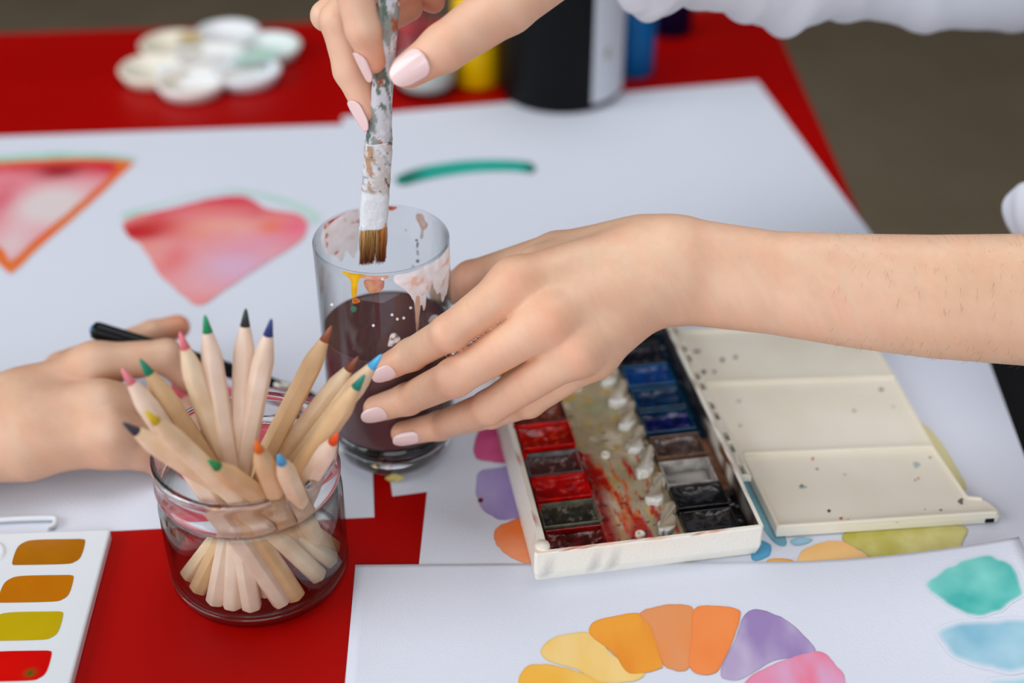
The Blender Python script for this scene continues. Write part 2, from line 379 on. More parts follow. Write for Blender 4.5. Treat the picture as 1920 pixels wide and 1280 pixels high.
def melon2(x, y, d):
    n = fbm(x * 40 + 3, y * 40, 8)[:, None]; n2 = np.clip((fbm(x * 55, y * 70, 21) - 0.45) / 0.2, 0, 1)[:, None]
    c = lin((234, 130, 132)) * (1 - n) + lin((236, 170, 170)) * n; c = lay(c, n2 * 0.5, (236, 150, 128))
    c = lay(c, gau(x, y, 440, 500, 0.030, 0.028) * 0.9, (216, 176, 206)); c = lay(c, gau(x, y, 500, 450, 0.030, 0.016) * 0.6, (228, 150, 180))
    top = np.clip((y - w2(400, 420)[1]) / 0.03 + (n[:, 0] - 0.5), 0, 1)[:, None]; c = lay(c, top * 0.9, (218, 44, 70))
    c = lay(c, gau(x, y, 300, 425, 0.024, 0.016), (214, 34, 54)); c = lay(c, gau(x, y, 264, 434, 0.016, 0.012) * 1.5, (196, 2, 16))
    c = lay(c, gau(x, y, 420, 425, 0.04, 0.012) * 0.55, (240, 170, 150)); c = lay(c, gau(x, y, 510, 425, 0.012, 0.012) * 0.8, (238, 110, 80))
    c = lay(c, gau(x, y, 555, 425, 0.012, 0.018) * 0.8, (238, 96, 130)); c = lay(c, gau(x, y, 330, 480, 0.012, 0.02) * 0.6, (228, 90, 96))
    return c
swatch('painted_rind', [(222, 400), (300, 378), (400, 356), (470, 354), (560, 376), (606, 402), (590, 425), (540, 392), (460, 368), (400, 366), (300, 390), (240, 415)], shA, zB, wash((190, 218, 210), (170, 208, 196), 30, 6, 0.001, 1.0, fade=0.006), rag=0)
swatch('painted_melon_slice', [(232, 418), (262, 404), (310, 394), (380, 376), (455, 368), (500, 392), (560, 402), (577, 424), (560, 455), (500, 492), (430, 538), (378, 572), (350, 560), (300, 515), (268, 465), (238, 440)], shA, zB + EPS, melon2, rag=0.001, label='pink melon slice painted in the middle of the sheet')
def melon3(x, y, d):
    n = fbm(x * 60 + 3, y * 60, 11)[:, None]; return lin((200, 16, 34)) * (1 - n) + lin((232, 110, 130)) * n
swatch('painted_melon_slice', [(330, 700), (420, 724), (520, 744), (592, 752), (560, 800), (500, 850), (430, 890), (350, 900), (310, 840)], shA, zB + EPS, melon3, rag=0.001, label='red melon slice being painted behind the pencils')
# green stroke on sheet B
def stroke(x, y, d):
    n = fbm(x * 70, y * 70, 5)[:, None]; e1 = np.exp(-((x + 0.085) / 0.012)**2)[:, None]; e2 = np.exp(-((x - 0.016) / 0.006)**2)[:, None]
    c = lin((0, 158, 140)) * (1 - n) + lin((20, 176, 160)) * n; e = np.clip(e1 + e2, 0, 1); return c * (1 - e) + lin((0, 112, 96)) * e
swatch('painted_stroke', [(742, 334), (760, 324), (800, 312), (860, 303), (920, 300), (985, 303), (1004, 314), (998, 325), (960, 322), (900, 323), (840, 330), (790, 340), (757, 348), (744, 344)], shB, zA, stroke, rag=0, label='green curved brush stroke')
# colour wheel on sheet C
swatch('painted_swatch', [(905, 800), (940, 795), (975, 780), (1000, 860), (968, 868), (920, 866), (892, 858), (890, 830)], shC, zC, wash((214, 84, 140), (190, 60, 116), 50, 1, 0.0006, 0.8), 0.0008, rag=0.0006, label='magenta swatch beside the paint box')
swatch('painted_swatch', [(898, 885), (930, 878), (990, 876), (1010, 960), (975, 970), (940, 974), (905, 955), (893, 920)], shC, zC, wash((172, 158, 206), (156, 138, 196), 50, 2, 0.0006, 0.85), 0.0008, rag=0.0008, label='violet swatch beside the paint box')
swatch('painted_swatch', [(930, 990), (965, 974), (1010, 962), (1030, 1080), (1003, 1065), (960, 1046), (935, 1026), (926, 1008)], shC, zC, wash((244, 158, 116), (240, 120, 50), 35, 3, 0.0006, 0.9), 0.0008, rag=0.0006, label='orange swatch beside the paint box')
swatch('painted_dot', [(897, 936), (903, 934), (906, 938), (902, 942), (897, 941)], shC, zC + EPS, wash((130, 20, 30), (110, 10, 20)), 0.0004, rag=0)
swatch('painted_swatch', [(1392, 880), (1412, 905), (1440, 945), (1475, 1015), (1455, 1020), (1425, 985), (1395, 950)], shC, zC, wash((130, 180, 196), (84, 150, 176), 50, 4, 0.0006, 0.9), 0.0008, rag=0.0005, label='blue swatch between box and open lid')
swatch('painted_swatch', [(1415, 1015), (1440, 1018), (1446, 1030), (1440, 1044), (1410, 1050)], shC, zC, wash((96, 180, 214), (80, 160, 204), 50, 4), 0.0008, rag=0.0003)
swatch('painted_swatch', [(1440, 1050), (1475, 1048), (1490, 1056), (1480, 1075), (1430, 1075)], shC, zC, wash((240, 180, 90), (236, 160, 60), 50, 4), 0.0008, rag=0.0003)
swatch('painted_swatch', [(1482, 1014), (1500, 1008), (1524, 1012), (1505, 1022), (1485, 1021)], shC, zC, wash((160, 205, 226), (150, 198, 220), 50, 4), 0.0008, rag=0.0003)
swatch('painted_swatch', [(1497, 1045), (1510, 1030), (1545, 1017), (1580, 1016), (1610, 1032), (1645, 1060), (1600, 1075), (1500, 1075)], shC, zC, wash((244, 198, 130), (240, 178, 104), 30, 7, 0.0006, 0.92), 0.0008, rag=0.0004, label='pale orange swatch in front of the open lid')
swatch('painted_swatch', [(1578, 1010), (1620, 990), (1800, 985), (1803, 1020), (1800, 1048), (1740, 1062), (1660, 1062), (1620, 1036)], shC, zC, wash((220, 212, 140), (186, 176, 66), 45, 9, 0.001, 0.85), 0.0008, rag=0.0004, label='olive yellow swatch in front of the open lid')
swatch('painted_swatch', [(1700, 790), (1735, 798), (1765, 830), (1785, 862), (1800, 888), (1812, 915), (1790, 925), (1740, 880)], shC, zC, wash((222, 214, 160), (206, 196, 120), 30, 9, 0.001, 0.9), 0.0008, rag=0.0006, label='pale yellow swatch behind the open lid')
# swatches on sheet D
swatch('painted_swatch', [(1735, 1090), (1770, 1062), (1800, 1052), (1850, 1038), (1880, 1048), (1905, 1068), (1918, 1095), (1912, 1118), (1880, 1142), (1840, 1155), (1790, 1145), (1760, 1125), (1742, 1105)], shD, zD, wash((0, 166, 158), (128, 212, 204), 34, 12, 0.002, 1.0, fade=0.003), rag=0.0022, label='teal blob in the sheet corner')
swatch('painted_swatch', [(1756, 1182), (1790, 1168), (1850, 1162), (1960, 1158), (1990, 1200), (1950, 1255), (1880, 1262), (1820, 1248), (1780, 1222)], shD, zD, wash((112, 176, 202), (166, 206, 222), 34, 14, 0.002, 1.0, fade=0.005), rag=0.0022, label='light blue blob under the teal blob')
swatch('painted_swatch', [(1850, 1276), (1900, 1268), (1990, 1262), (1990, 1330), (1870, 1330)], shD, zD, wash((160, 206, 220), (170, 212, 224), 22, 15, 0.002, 1.0, fade=0.005), rag=0.001)
whl = [([(972, 1285), (985, 1252), (1010, 1245), (1060, 1252), (1120, 1275), (1150, 1300), (1000, 1340)], (240, 192, 90), (240, 178, 60), 'yellow orange swatch at the wheel end'),
 ([(1015, 1215), (1050, 1192), (1110, 1188), (1150, 1230), (1205, 1255), (1195, 1275), (1130, 1280), (1080, 1255), (1025, 1238)], (240, 198, 110), (244, 212, 140), 'pale yellow swatch'),
 ([(1106, 1178), (1125, 1162), (1200, 1150), (1222, 1175), (1240, 1240), (1235, 1255), (1180, 1262), (1150, 1225), (1110, 1195)], (240, 160, 44), (232, 140, 30), 'amber swatch'),
 ([(1200, 1150), (1250, 1134), (1296, 1138), (1300, 1170), (1292, 1250), (1262, 1256), (1240, 1240), (1222, 1180)], (226, 150, 96), (232, 140, 70), 'tan orange swatch'),
 ([(1300, 1145), (1325, 1136), (1380, 1142), (1387, 1160), (1370, 1210), (1345, 1258), (1320, 1265), (1292, 1250), (1296, 1190)], (240, 126, 50), (244, 140, 70), 'deep orange swatch'),
 ([(1398, 1150), (1430, 1144), (1480, 1166), (1520, 1205), (1525, 1225), (1450, 1240), (1385, 1275), (1350, 1262), (1375, 1205)], (190, 176, 206), (152, 128, 182), 'violet swatch'),
 ([(1395, 1282), (1440, 1250), (1500, 1228), (1540, 1222), (1565, 1245), (1585, 1275), (1575, 1340), (1400, 1340)], (218, 162, 198), (236, 112, 140), 'pink swatch')]
for i, (pts, a, b, lb) in enumerate(whl):
    swatch('painted_swatch', pts, shD, zD, wash(a, b, 55, 20 + i, 0.0007, 0.9, streak=0.4), 0.0009, rag=0.0005, rs=i, label=lb)

# ------------------------------------------------------------------ WATER GLASS
GC = np.array([-0.0716, 0.6451]); GR = 0.0375; GH = 0.1465
gl = empty('water_glass', (GC[0], GC[1], zB), label='clear paint-smeared glass of murky purple water held by the hand', cat='glass')
z0 = 0.0013
GIN = 0.0362
prof = [(0.0345, 0.0165), (0.0366, 0.022), (0.0369, 0.03), (0.0372, 0.08), (0.0373, 0.14), (0.0374, GH - 0.0009), (0.0371, GH - 0.0002), (0.0367, GH), (0.0363, GH - 0.0006), (0.0362, GH - 0.003), (0.0361, 0.08), (0.0359, 0.03), (0.0352, 0.022), (0.0335, 0.0165)]
obj('glass_body', *lathe(prof, 96, (GC[0], GC[1], z0), closed=True), M_thin, gl)
obj('glass_base', *lathe([(0, 0.0012), (0.018, 0.0008), (0.024, 0.0), (0.029, 0.0012), (0.0335, 0.0060), (0.0358, 0.0125), (0.0364, 0.0185), (0.0368, 0.026), (0.0361, 0.026), (0.0354, 0.0185), (0.0330, 0.0140), (0.0280, 0.0120), (0.018, 0.0108), (0, 0.0105)], 96, (GC[0], GC[1], z0)), M_glass, gl)
M_water = mat('murky_water', (112, 76, 78), 0.02, Transmission_Weight=0.3, IOR=1.33)
WZ = 0.088
obj('water', *lathe([(0, 0.0108), (0.018, 0.0111), (0.0280, 0.0123), (0.0332, 0.0145), (0.0352, 0.0185), (0.03605, 0.030), (0.03615, WZ - 0.0002), (0.03618, WZ + 0.0006), (0.0350, WZ), (0, WZ)], 96, (GC[0], GC[1], z0)), M_water, gl)
def smear(name, pts, back, colf, r=None, step=0.0006, label=None, sm=5, rag=0.0004, rs=0, m=None):
    r = r or (GIN - 0.0002 if back else 0.0378)
    P = []
    for (u, v) in pts:
        p = cyl(u, v, r, GC, back); th = math.atan2(p[1] - GC[1], p[0] - GC[0])
        if back: th = th if th > -math.pi / 2 else th + 2 * math.pi
        else: th = th - 2 * math.pi if th > math.pi / 2 else th
        P.append((th * r, min(p[2], GH + z0 - 0.0006)))
    o = patch(name, P, step, lambda x, y: np.c_[GC[0] + r * np.cos(x / r), GC[1] + r * np.sin(x / r), y], colf, m or M_smear, gl, sm, rag, rs)
    if label: o['label'] = label
    return o
W1, W2 = (250, 248, 250), (236, 226, 226)
smear('paint_smear', [(604, 440), (618, 415), (640, 398), (668, 390), (674, 410), (672, 450), (664, 485), (650, 470), (640, 490), (628, 480), (615, 478), (606, 460)], True, wash(W1, W2, 260, 1, 0.0003, 0.95, c3=(206, 140, 126), f3=0.68), rag=0.0012, label='white smear inside the back wall')
smear('paint_smear', [(607, 418), (625, 402), (650, 391), (670, 388), (672, 394), (650, 399), (628, 412), (610, 430)], True, wash((190, 90, 66), (226, 190, 180), 400, 5, 0.0003, 0.95), r=0.0358, rag=0.0006, label='rusty rim smear')
smear('paint_smear', [(727, 383), (742, 384), (744, 390), (735, 395), (727, 392)], True, wash((214, 120, 96), (190, 80, 60), 400, 6), rag=0.0003)
smear('paint_smear', [(588, 440), (594, 436), (597, 452), (598, 474), (592, 466), (589, 452)], False, wash((176, 74, 46), (120, 60, 50), 400, 7), rag=0.0002)
smear('paint_smear', [(780, 401), (792, 402), (797, 414), (803, 420), (800, 428), (794, 432), (793, 446), (788, 447), (790, 432), (786, 420), (781, 412)], True, wash((190, 168, 160), (176, 148, 134), 300, 8), rag=0.0005, label='beige smear')
for q in [[(778, 448), (784, 449), (783, 453), (779, 452)], [(781, 455), (785, 454), (784, 462), (781, 466)], [(781, 470), (784, 469), (785, 479), (783, 479)], [(781, 486), (786, 487), (786, 492), (780, 492)], [(757, 430), (763, 431), (762, 433)], [(771, 499), (777, 497), (775, 501)]]:
    smear('paint_fleck', q, True, wash((96, 84, 84), (80, 66, 60)), step=0.0003, sm=0, rag=0)
smear('paint_smear', [(642, 508), (660, 511), (684, 515), (683, 521), (673, 524), (669, 550), (667, 556), (660, 556), (658, 530), (654, 520), (645, 514)], False, wash((234, 184, 16), (224, 160, 10), 300, 9), label='yellow drip on the rim', rag=0.0002)
smear('paint_smear', [(660, 560), (666, 558), (672, 560), (675, 566), (668, 569), (661, 568)], False, wash((196, 140, 40), (190, 60, 40), 500, 10), rag=0.0003)
smear('paint_smear', [(658, 576), (664, 573), (669, 578), (665, 585), (659, 583)], False, wash((70, 130, 100), (60, 110, 84), 500, 10), rag=0.0003, label='green drop')
smear('paint_smear', [(682, 516), (704, 517), (726, 516), (726, 522), (704, 525), (682, 522)], False, wash((230, 150, 124), (214, 176, 160), 400, 11), rag=0.0004)
smear('paint_smear', [(684, 524), (718, 525), (714, 545), (690, 547)], False, wash((206, 160, 110), (196, 120, 110), 400, 12), rag=0.0005, r=0.0376)
smear('paint_smear', [(740, 516), (765, 512), (800, 498), (826, 482), (841, 462), (843, 490), (842, 520), (838, 548), (834, 556), (829, 566), (826, 548), (820, 552), (815, 540), (810, 528), (806, 545), (800, 548), (798, 575), (793, 582), (790, 560), (785, 600), (780, 600), (776, 570), (770, 556), (760, 544), (750, 536), (742, 530)], False, wash((250, 248, 250), (234, 228, 230), 260, 13, 0.0003, 0.96, c3=(240, 196, 176), f3=0.64), rag=0.0007, sm=3, label='white drips down the front wall')
smear('paint_smear', [(779, 560), (787, 558), (786, 600), (784, 620), (781, 624), (779, 600)], False, wash((214, 176, 156), (220, 190, 170), 400, 13), r=0.0379, rag=0.0003)
smear('paint_smear', [(812, 590), (822, 592), (820, 602), (808, 608), (803, 600)], False, wash(W1, W2, 300, 14), rag=0.0003)
smear('paint_smear', [(728, 640), (733, 628), (740, 624), (750, 630), (748, 640), (738, 648), (726, 650)], False, wash(W1, (90, 80, 84), 500, 15), rag=0.0007)
for i, (u, v) in enumerate([(622, 571), (770, 577), (757, 596), (745, 598), (717, 523), (700, 610), (735, 590)]):
    smear('paint_fleck', [(u - 3, v), (u, v - 3), (u + 3, v), (u, v + 3)], False, wash(W1, W1), step=0.0003, sm=3, rag=0)
smear('paint_fleck', [(722, 896), (738, 888), (758, 893), (752, 900), (735, 903)], False, wash((196, 184, 110), (170, 150, 70), 400, 3), r=0.0345)

# ------------------------------------------------------------------ FLAT BRUSH IN THE GLASS
def brushpt(u, v): # centre line kept upright above the glass axis
    r = ray(u, v); return cC + r * ((0.644) / r[1])
bp = [brushpt(694, 490), brushpt(700, 425), brushpt(705, 340), brushpt(710, 262), brushpt(717, 180), brushpt(724, 90), brushpt(731, -20)]
br = empty('paint_brush', bp[0], label='upright flat brush with a paint-crusted clear handle above the glass', cat='brush')
ax = bp[-1] - bp[0]; Lb = np.linalg.norm(ax); ax /= Lb
sx = np.cross(ax, np.array([0, 1., 0])); sx /= np.linalg.norm(sx); sy = np.cross(sx, ax)
sx = np.array([abs(sx[0]), sx[1], sx[2]]) if sx[0] < 0 else sx
def flat(pts, wid, thk, n=28, pw=2.6):
    V = []; Fc = []
    for p, a, b in zip(pts, wid, thk):
        for i in range(n):
            t = 2 * math.pi * i / n; c, s = math.cos(t), math.sin(t)
            V.append(p + sx * a * math.copysign(abs(c)**(2 / pw), c) + sy * b * math.copysign(abs(s)**(2 / pw), s))
    for k in range(len(pts) - 1):
        for i in range(n):
            j = (i + 1) % n; Fc.append((k * n + i, k * n + j, (k + 1) * n + j, (k + 1) * n + i))
    Fc.append(tuple(range(n))[::-1]); Fc.append(tuple(range((len(pts) - 1) * n, len(pts) * n)))
    return np.array(V), Fc
def along(a, b, n): return [a + (b - a) * i / n for i in range(n + 1)]
def crust(V, base, seed, k=0.5, cl=None):
    t = (V - bp[0]) @ ax; s = (V - bp[0]) @ sx; f = (V - bp[0]) @ sy
    n1 = fbm(s * 260 + f * 90, t * 120, seed); n2 = fbm(s * 500, t * 330 + f * 200, seed + 3); n3 = fbm(s * 180 + 5, t * 70, seed + 9)
    C = np.tile(lin(base), (len(V), 1))
    for nn, th, c in ((n1, 0.52, cl[0]), (n3, 0.60, cl[1]), (n2, 0.66, cl[2]), (n1 * 0.5 + n2 * 0.5, 0.63, cl[3])):
        m = np.clip((nn - th) / 0.03, 0, 1)[:, None]; C = C * (1 - m) + lin(c) * m
    return C
segs = along(bp[3] + (bp[2] - bp[3]) * 0.0, bp[1], 60)
V, Fc = flat(segs, np.linspace(0.0076, 0.0078, 61), np.linspace(0.0058, 0.0040, 61), 48)
V = V + (fbm(V[:, 0] * 400, V[:, 2] * 300, 4)[:, None] - 0.5) * 0.0009
tt = np.clip(((V - bp[2]) @ -ax - 0.004) / 0.002 + (fbm(V[:, 0] * 300, V[:, 1] * 300, 2) - 0.5) * 3, 0, 1)[:, None]
cf = crust(V, (206, 200, 196), 3, cl=((222, 222, 224), (186, 150, 120), (110, 92, 80), (176, 186, 190)))
cf = cf * (1 - tt) + lin((228, 232, 236)) * tt
obj('ferrule', V, Fc, M_dry, br, cols=cf)
segs = along(bp[3] - ax * 0.001, bp[6], 110)
V, Fc = flat(segs, np.interp(np.linspace(0, 1, 111), [0, 0.12, 0.3, 1], [0.0074, 0.0064, 0.0056, 0.0056]), np.interp(np.linspace(0, 1, 111), [0, 0.12, 0.3, 1], [0.0056, 0.0050, 0.0046, 0.0046]), 48, 2.1)
V = V + (fbm(V[:, 0] * 300, V[:, 2] * 200, 4)[:, None] - 0.5) * 0.0008
M_handle = mat('crusted_acrylic', attr=True, rough=0.2, Transmission_Weight=0.15, bump=0.3, bscale=400)
obj('handle', V, Fc, M_handle, br, cols=crust(V, (150, 162, 156), 31, cl=((214, 216, 222), (96, 118, 104), (176, 96, 60), (232, 234, 238))))
nb = []; nv = 0; BV = []; BF = []; BC = []
tipc = bp[0]; top = bp[1] + ax * 0.003
for i in range(900):
    a = random.uniform(-1, 1); b = random.uniform(-1, 1)
    root = top + sx * a * 0.0068 + sy * b * 0.0030
    curl = random.uniform(-1, 1) * 0.0012 if i % 4 == 0 else random.uniform(-1, 1) * 0.0004
    L_ = (np.linalg.norm(top - tipc)) * random.uniform(0.90, 1.02)
    tip = root - ax * L_ + sx * (a * 0.0002 + random.uniform(-1, 1) * 0.0007 + (0.0010 if abs(a - 0.2) > 0.1 else -0.001)) + sy * random.uniform(-1, 1) * 0.0012
    mid = (root + tip) / 2 + sx * curl + sy * curl * 0.8
    P = spline([root, mid, tip], 3)
    v, f = tube(P, np.linspace(0.00028, 0.00012, len(P)), 3, cap=False)
    BF += [[q + len(BV) for q in ff] for ff in f]; BV += v
    g = random.random()
    for k, _ in enumerate(v):
        t = (k // 3) / (len(P) - 1); c = lin((214, 176, 110)) * (1 - t) + lin((120, 52, 16)) * t
        c = c * (0.7 + 0.9 * g)
        if a > 0.6: c = c * np.array([1.0, 0.62, 0.4])
        BC.append(c)
bo = obj('bristles', BV, BF, mat('bristle', attr=True, rough=0.5), br, cols=np.array(BC)); bo['kind'] = 'stuff'

# ------------------------------------------------------------------ PENCIL JAR
JC = np.array([-0.1365, 0.5400]); JR = 0.0475
p_ = at(491, 1066, 0.0); JC = np.array([p_[0], p_[1]])
jar = empty('glass_jar', (JC[0], JC[1], 0), label='short clear glass jar holding the coloured pencils', cat='jar')
jp = [(0, 0.0025), (0.030, 0.002), (0.040, 0.0), (0.0452, 0.0015), (0.0475, 0.006), (0.0478, 0.03), (0.0478, 0.055), (0.0465, 0.0625), (0.0458, 0.066), (0.0470, 0.068), (0.0474, 0.0695), (0.0470, 0.071), (0.0462, 0.073), (0.0465, 0.079), (0.0470, 0.0805), (0.0474, 0.083), (0.0466, 0.0852), (0.0455, 0.0855), (0.0440, 0.084), (0.0435, 0.078), (0.0435, 0.066), (0.0448, 0.056), (0.0450, 0.03), (0.0446, 0.011), (0.0420, 0.0075), (0.030, 0.0065), (0, 0.0065)]
kj = [i for i, q in enumerate(jp) if q == (0.0475, 0.006)][0]; kk = [i for i, q in enumerate(jp) if q == (0.0446, 0.011)][0]
obj('jar_body', *lathe([(0.0462, 0.0075), (0.0475, 0.0110), (0.0478, 0.03), (0.0478, 0.0545), (0.0470, 0.0610), (0.0464, 0.0648), (0.0442, 0.0648), (0.0449, 0.0560), (0.0456, 0.03), (0.0452, 0.0110)], 96, (JC[0], JC[1], 0.0004), closed=True), M_jar, jar)
obj('lip', *lathe([(0.0466, 0.0650), (0.0475, 0.0665), (0.0478, 0.0685), (0.0470, 0.0705), (0.0466, 0.0780), (0.0474, 0.0800), (0.0478, 0.0830), (0.0468, 0.0856), (0.0448, 0.0858), (0.0438, 0.0835), (0.0437, 0.0780), (0.0440, 0.0660)], 96, (JC[0], JC[1], 0.0004), closed=True), M_glass, jar)
obj('jar_base', *lathe([(0, 0.0025), (0.030, 0.002), (0.040, 0.0), (0.0452, 0.0015), (0.0475, 0.006), (0.0478, 0.010), (0.0455, 0.0098), (0.0446, 0.0085), (0.0420, 0.0068), (0.030, 0.006), (0, 0.006)], 96, (JC[0], JC[1], 0.0004)), M_jar, jar)
JH = 0.0855
def pencil(tip_px, bot, tipcol, L=0.165, r=0.0047, label='', wood=0, roll=0.0):
    """bot: px of the foot seen on the jar floor; tip on its sight line at distance L"""
    b = at(bot[0], bot[1], 0.0105) if len(bot) == 2 else np.array(bot)
    q = b[:2] - JC; rr = np.linalg.norm(q)
    if rr > 0.0390: b[:2] = JC + q * 0.0390 / rr
    r_ = ray(*tip_px); r_ = r_ / np.linalg.norm(r_); m = b - cC; t0 = m @ r_; h2 = m @ m - t0 * t0
    disc = L * L - h2
    # far solution gives a pencil leaning away, choose the one that stays inside the neck
    best = None
    for s in (-1, 1):
        t = t0 + s * math.sqrt(max(disc, 0)); tip = cC + r_ * t
        if tip[2] < 0.04: continue
        k = (JH - b[2]) / (tip[2] - b[2]); c = b + (tip - b) * k; e = np.linalg.norm(c[:2] - JC)
        if best is None or e < best[0]: best = (e, tip)
    if best is None: best = (9, cC + r_ * t0)
    tip = best[1]
    PENLOG.append((tip_px, round(best[0], 4), np.round(tip, 3).tolist(), round(float(np.linalg.norm(tip - b)), 3)))
    o = empty('coloured_pencil', b, label=label, cat='pencil', group='natural wood pencils in the glass jar')
    a = (tip - b); Ln = np.linalg.norm(a); a /= Ln
    _, s, u = frame(a); V = []; n = 24
    def hexr(th): # rounded hexagon
        k = (th + roll) % (math.pi / 3) - math.pi / 6; return min(0.866 / math.cos(k), 0.955)
    cone = 0.022; lead = 0.0090
    st = [(0, 0.93), (0.0006, 1.0)] + [(x, 1.0) for x in np.linspace(0.02, Ln - cone - 0.0015, 6)] + [(Ln - cone, 0.97)]
    for (d, k) in st:
        for i in range(n):
            th = 2 * math.pi * i / n; R_ = r * k * hexr(th); V.append(b + a * d + s * R_ * math.cos(th) + u * R_ * math.sin(th))
    rl = 0.0025
    for d, R_ in ((Ln - cone + 0.003, r * 0.84), (Ln - lead, rl)):
        for i in range(n):
            th = 2 * math.pi * i / n; V.append(b + a * d + s * R_ * math.cos(th) + u * R_ * math.sin(th))
    m_ = len(st) + 2; Fc = [(k * n + i, (k + 1) * n + i, (k + 1) * n + (i + 1) % n, k * n + (i + 1) % n) for k in range(m_ - 1) for i in range(n)]
    Fc += [tuple(range(n)), tuple(range((m_ - 1) * n, m_ * n))[::-1]]
    ob = obj('wood_body', V, Fc, M_wood if not wood else WOODS[wood], o, smooth=True)
    md = ob.modifiers.new('edges', 'EDGE_SPLIT'); md.split_angle = math.radians(40)
    P = [b + a * (Ln - lead - 0.0004), b + a * (Ln - 0.0022), b + a * (Ln - 0.0006), b + a * Ln]
    v, f = tube(P, [rl * 1.02, 0.0011, 0.0006, 0.0001], 16)
    obj('lead', v, f, mat('lead_' + '_'.join(map(str, tipcol)), tipcol, 0.45), o)['label'] = label.split(' pencil')[0] + ' coloured tip'
    return o
PENLOG = []
WOODS = {1: mat('tan_wood', (222, 186, 142), 0.6, c2=(210, 170, 124), nscale=60, bump=0.1, bscale=400), 2: mat('pink_wood', (240, 216, 196), 0.6, c2=(228, 200, 176), nscale=60, bump=0.1, bscale=400)}
pens = [
 ((384, 590), (472, 1142), (20, 150, 96), 0.165, 'bright green pencil standing tallest at the left of centre', 2),
 ((461, 578), (436, 1136), (44, 54, 54), 0.165, 'black pencil standing tallest, between green and navy', 2),
 ((509, 597), (402, 1130), (40, 60, 120), 0.165, 'navy blue pencil right of the tall black one', 2),
 ((337, 622), (500, 1110), (240, 130, 140), 0.16, 'pink pencil leaning left, in front of the fist', 0),
 ((262, 672), (556, 1118), (20, 140, 110), 0.16, 'teal green pencil leaning left over the fist', 1),
 ((228, 690), (532, 1134), (240, 140, 150), 0.16, 'pale pink pencil leaning far left', 2),
 ((272, 770), (596, 1078), (226, 200, 40), 0.16, 'yellow pencil leaning far left', 0),
 ((230, 792), (622, 1050), (60, 66, 80), 0.16, 'dark grey pencil lowest at the left', 0),
 ((390, 862), (630, 1025), (20, 160, 90), 0.14, 'green pencil pointing at the camera in the middle', 1),
 ((622, 610), (372, 1105), (150, 84, 56), 0.165, 'brown pencil leaning right before the glass', 1),
 ((672, 668), (352, 1080), (140, 80, 56), 0.16, 'second brown pencil, leaning right lower down', 0),
 ((716, 664), (395, 1060), (84, 186, 236), 0.165, 'sky blue pencil leaning furthest right against the fingers', 0),
 ((684, 702), (430, 1080), (20, 130, 110), 0.155, 'dark green pencil leaning right beside the sky blue one', 1),
 ((480, 826), (560, 1050), (244, 120, 30), 0.135, 'orange pencil pointing up in the jar mouth', 1),
 ((522, 852), (600, 1030), (70, 180, 236), 0.13, 'light blue pencil short in the jar mouth', 0),
 ((634, 812), (505, 1020), (240, 84, 20), 0.13, 'red orange pencil at the right of the jar mouth', 2),
]
for i, (t, b, c, L_, lb, wd) in enumerate(pens): pencil(t, b, c, L_, 0.0056, lb, wd, roll=i * 0.37)

# ------------------------------------------------------------------ PAINT BOX
o_ = at(1002, 1097, 0); BA = math.radians(9.7)
pb = empty('paint_box', (o_[0], o_[1], zD), BA, label='open ivory plastic watercolour box full of messy paint pans', cat='paint box')
bz = -0.0
def L_(name, geo, m, parent=pb, smooth=False, cols=None, **kw):
    o = obj(name, geo[0], geo[1], m, parent, smooth, cols, local=True)
    for k, v in kw.items(): o[k] = v
    return o
BW, BL, BH, T = 0.1265, 0.212, 0.0205, 0.0024
def vcol(V, f): return f(np.asarray(V, float))
def inbox_(u, v, z):
    p = at(u, v, z + zD)[:2] - o_[:2]; return (p[0] * math.cos(BA) + p[1] * math.sin(BA), -p[0] * math.sin(BA) + p[1] * math.cos(BA))
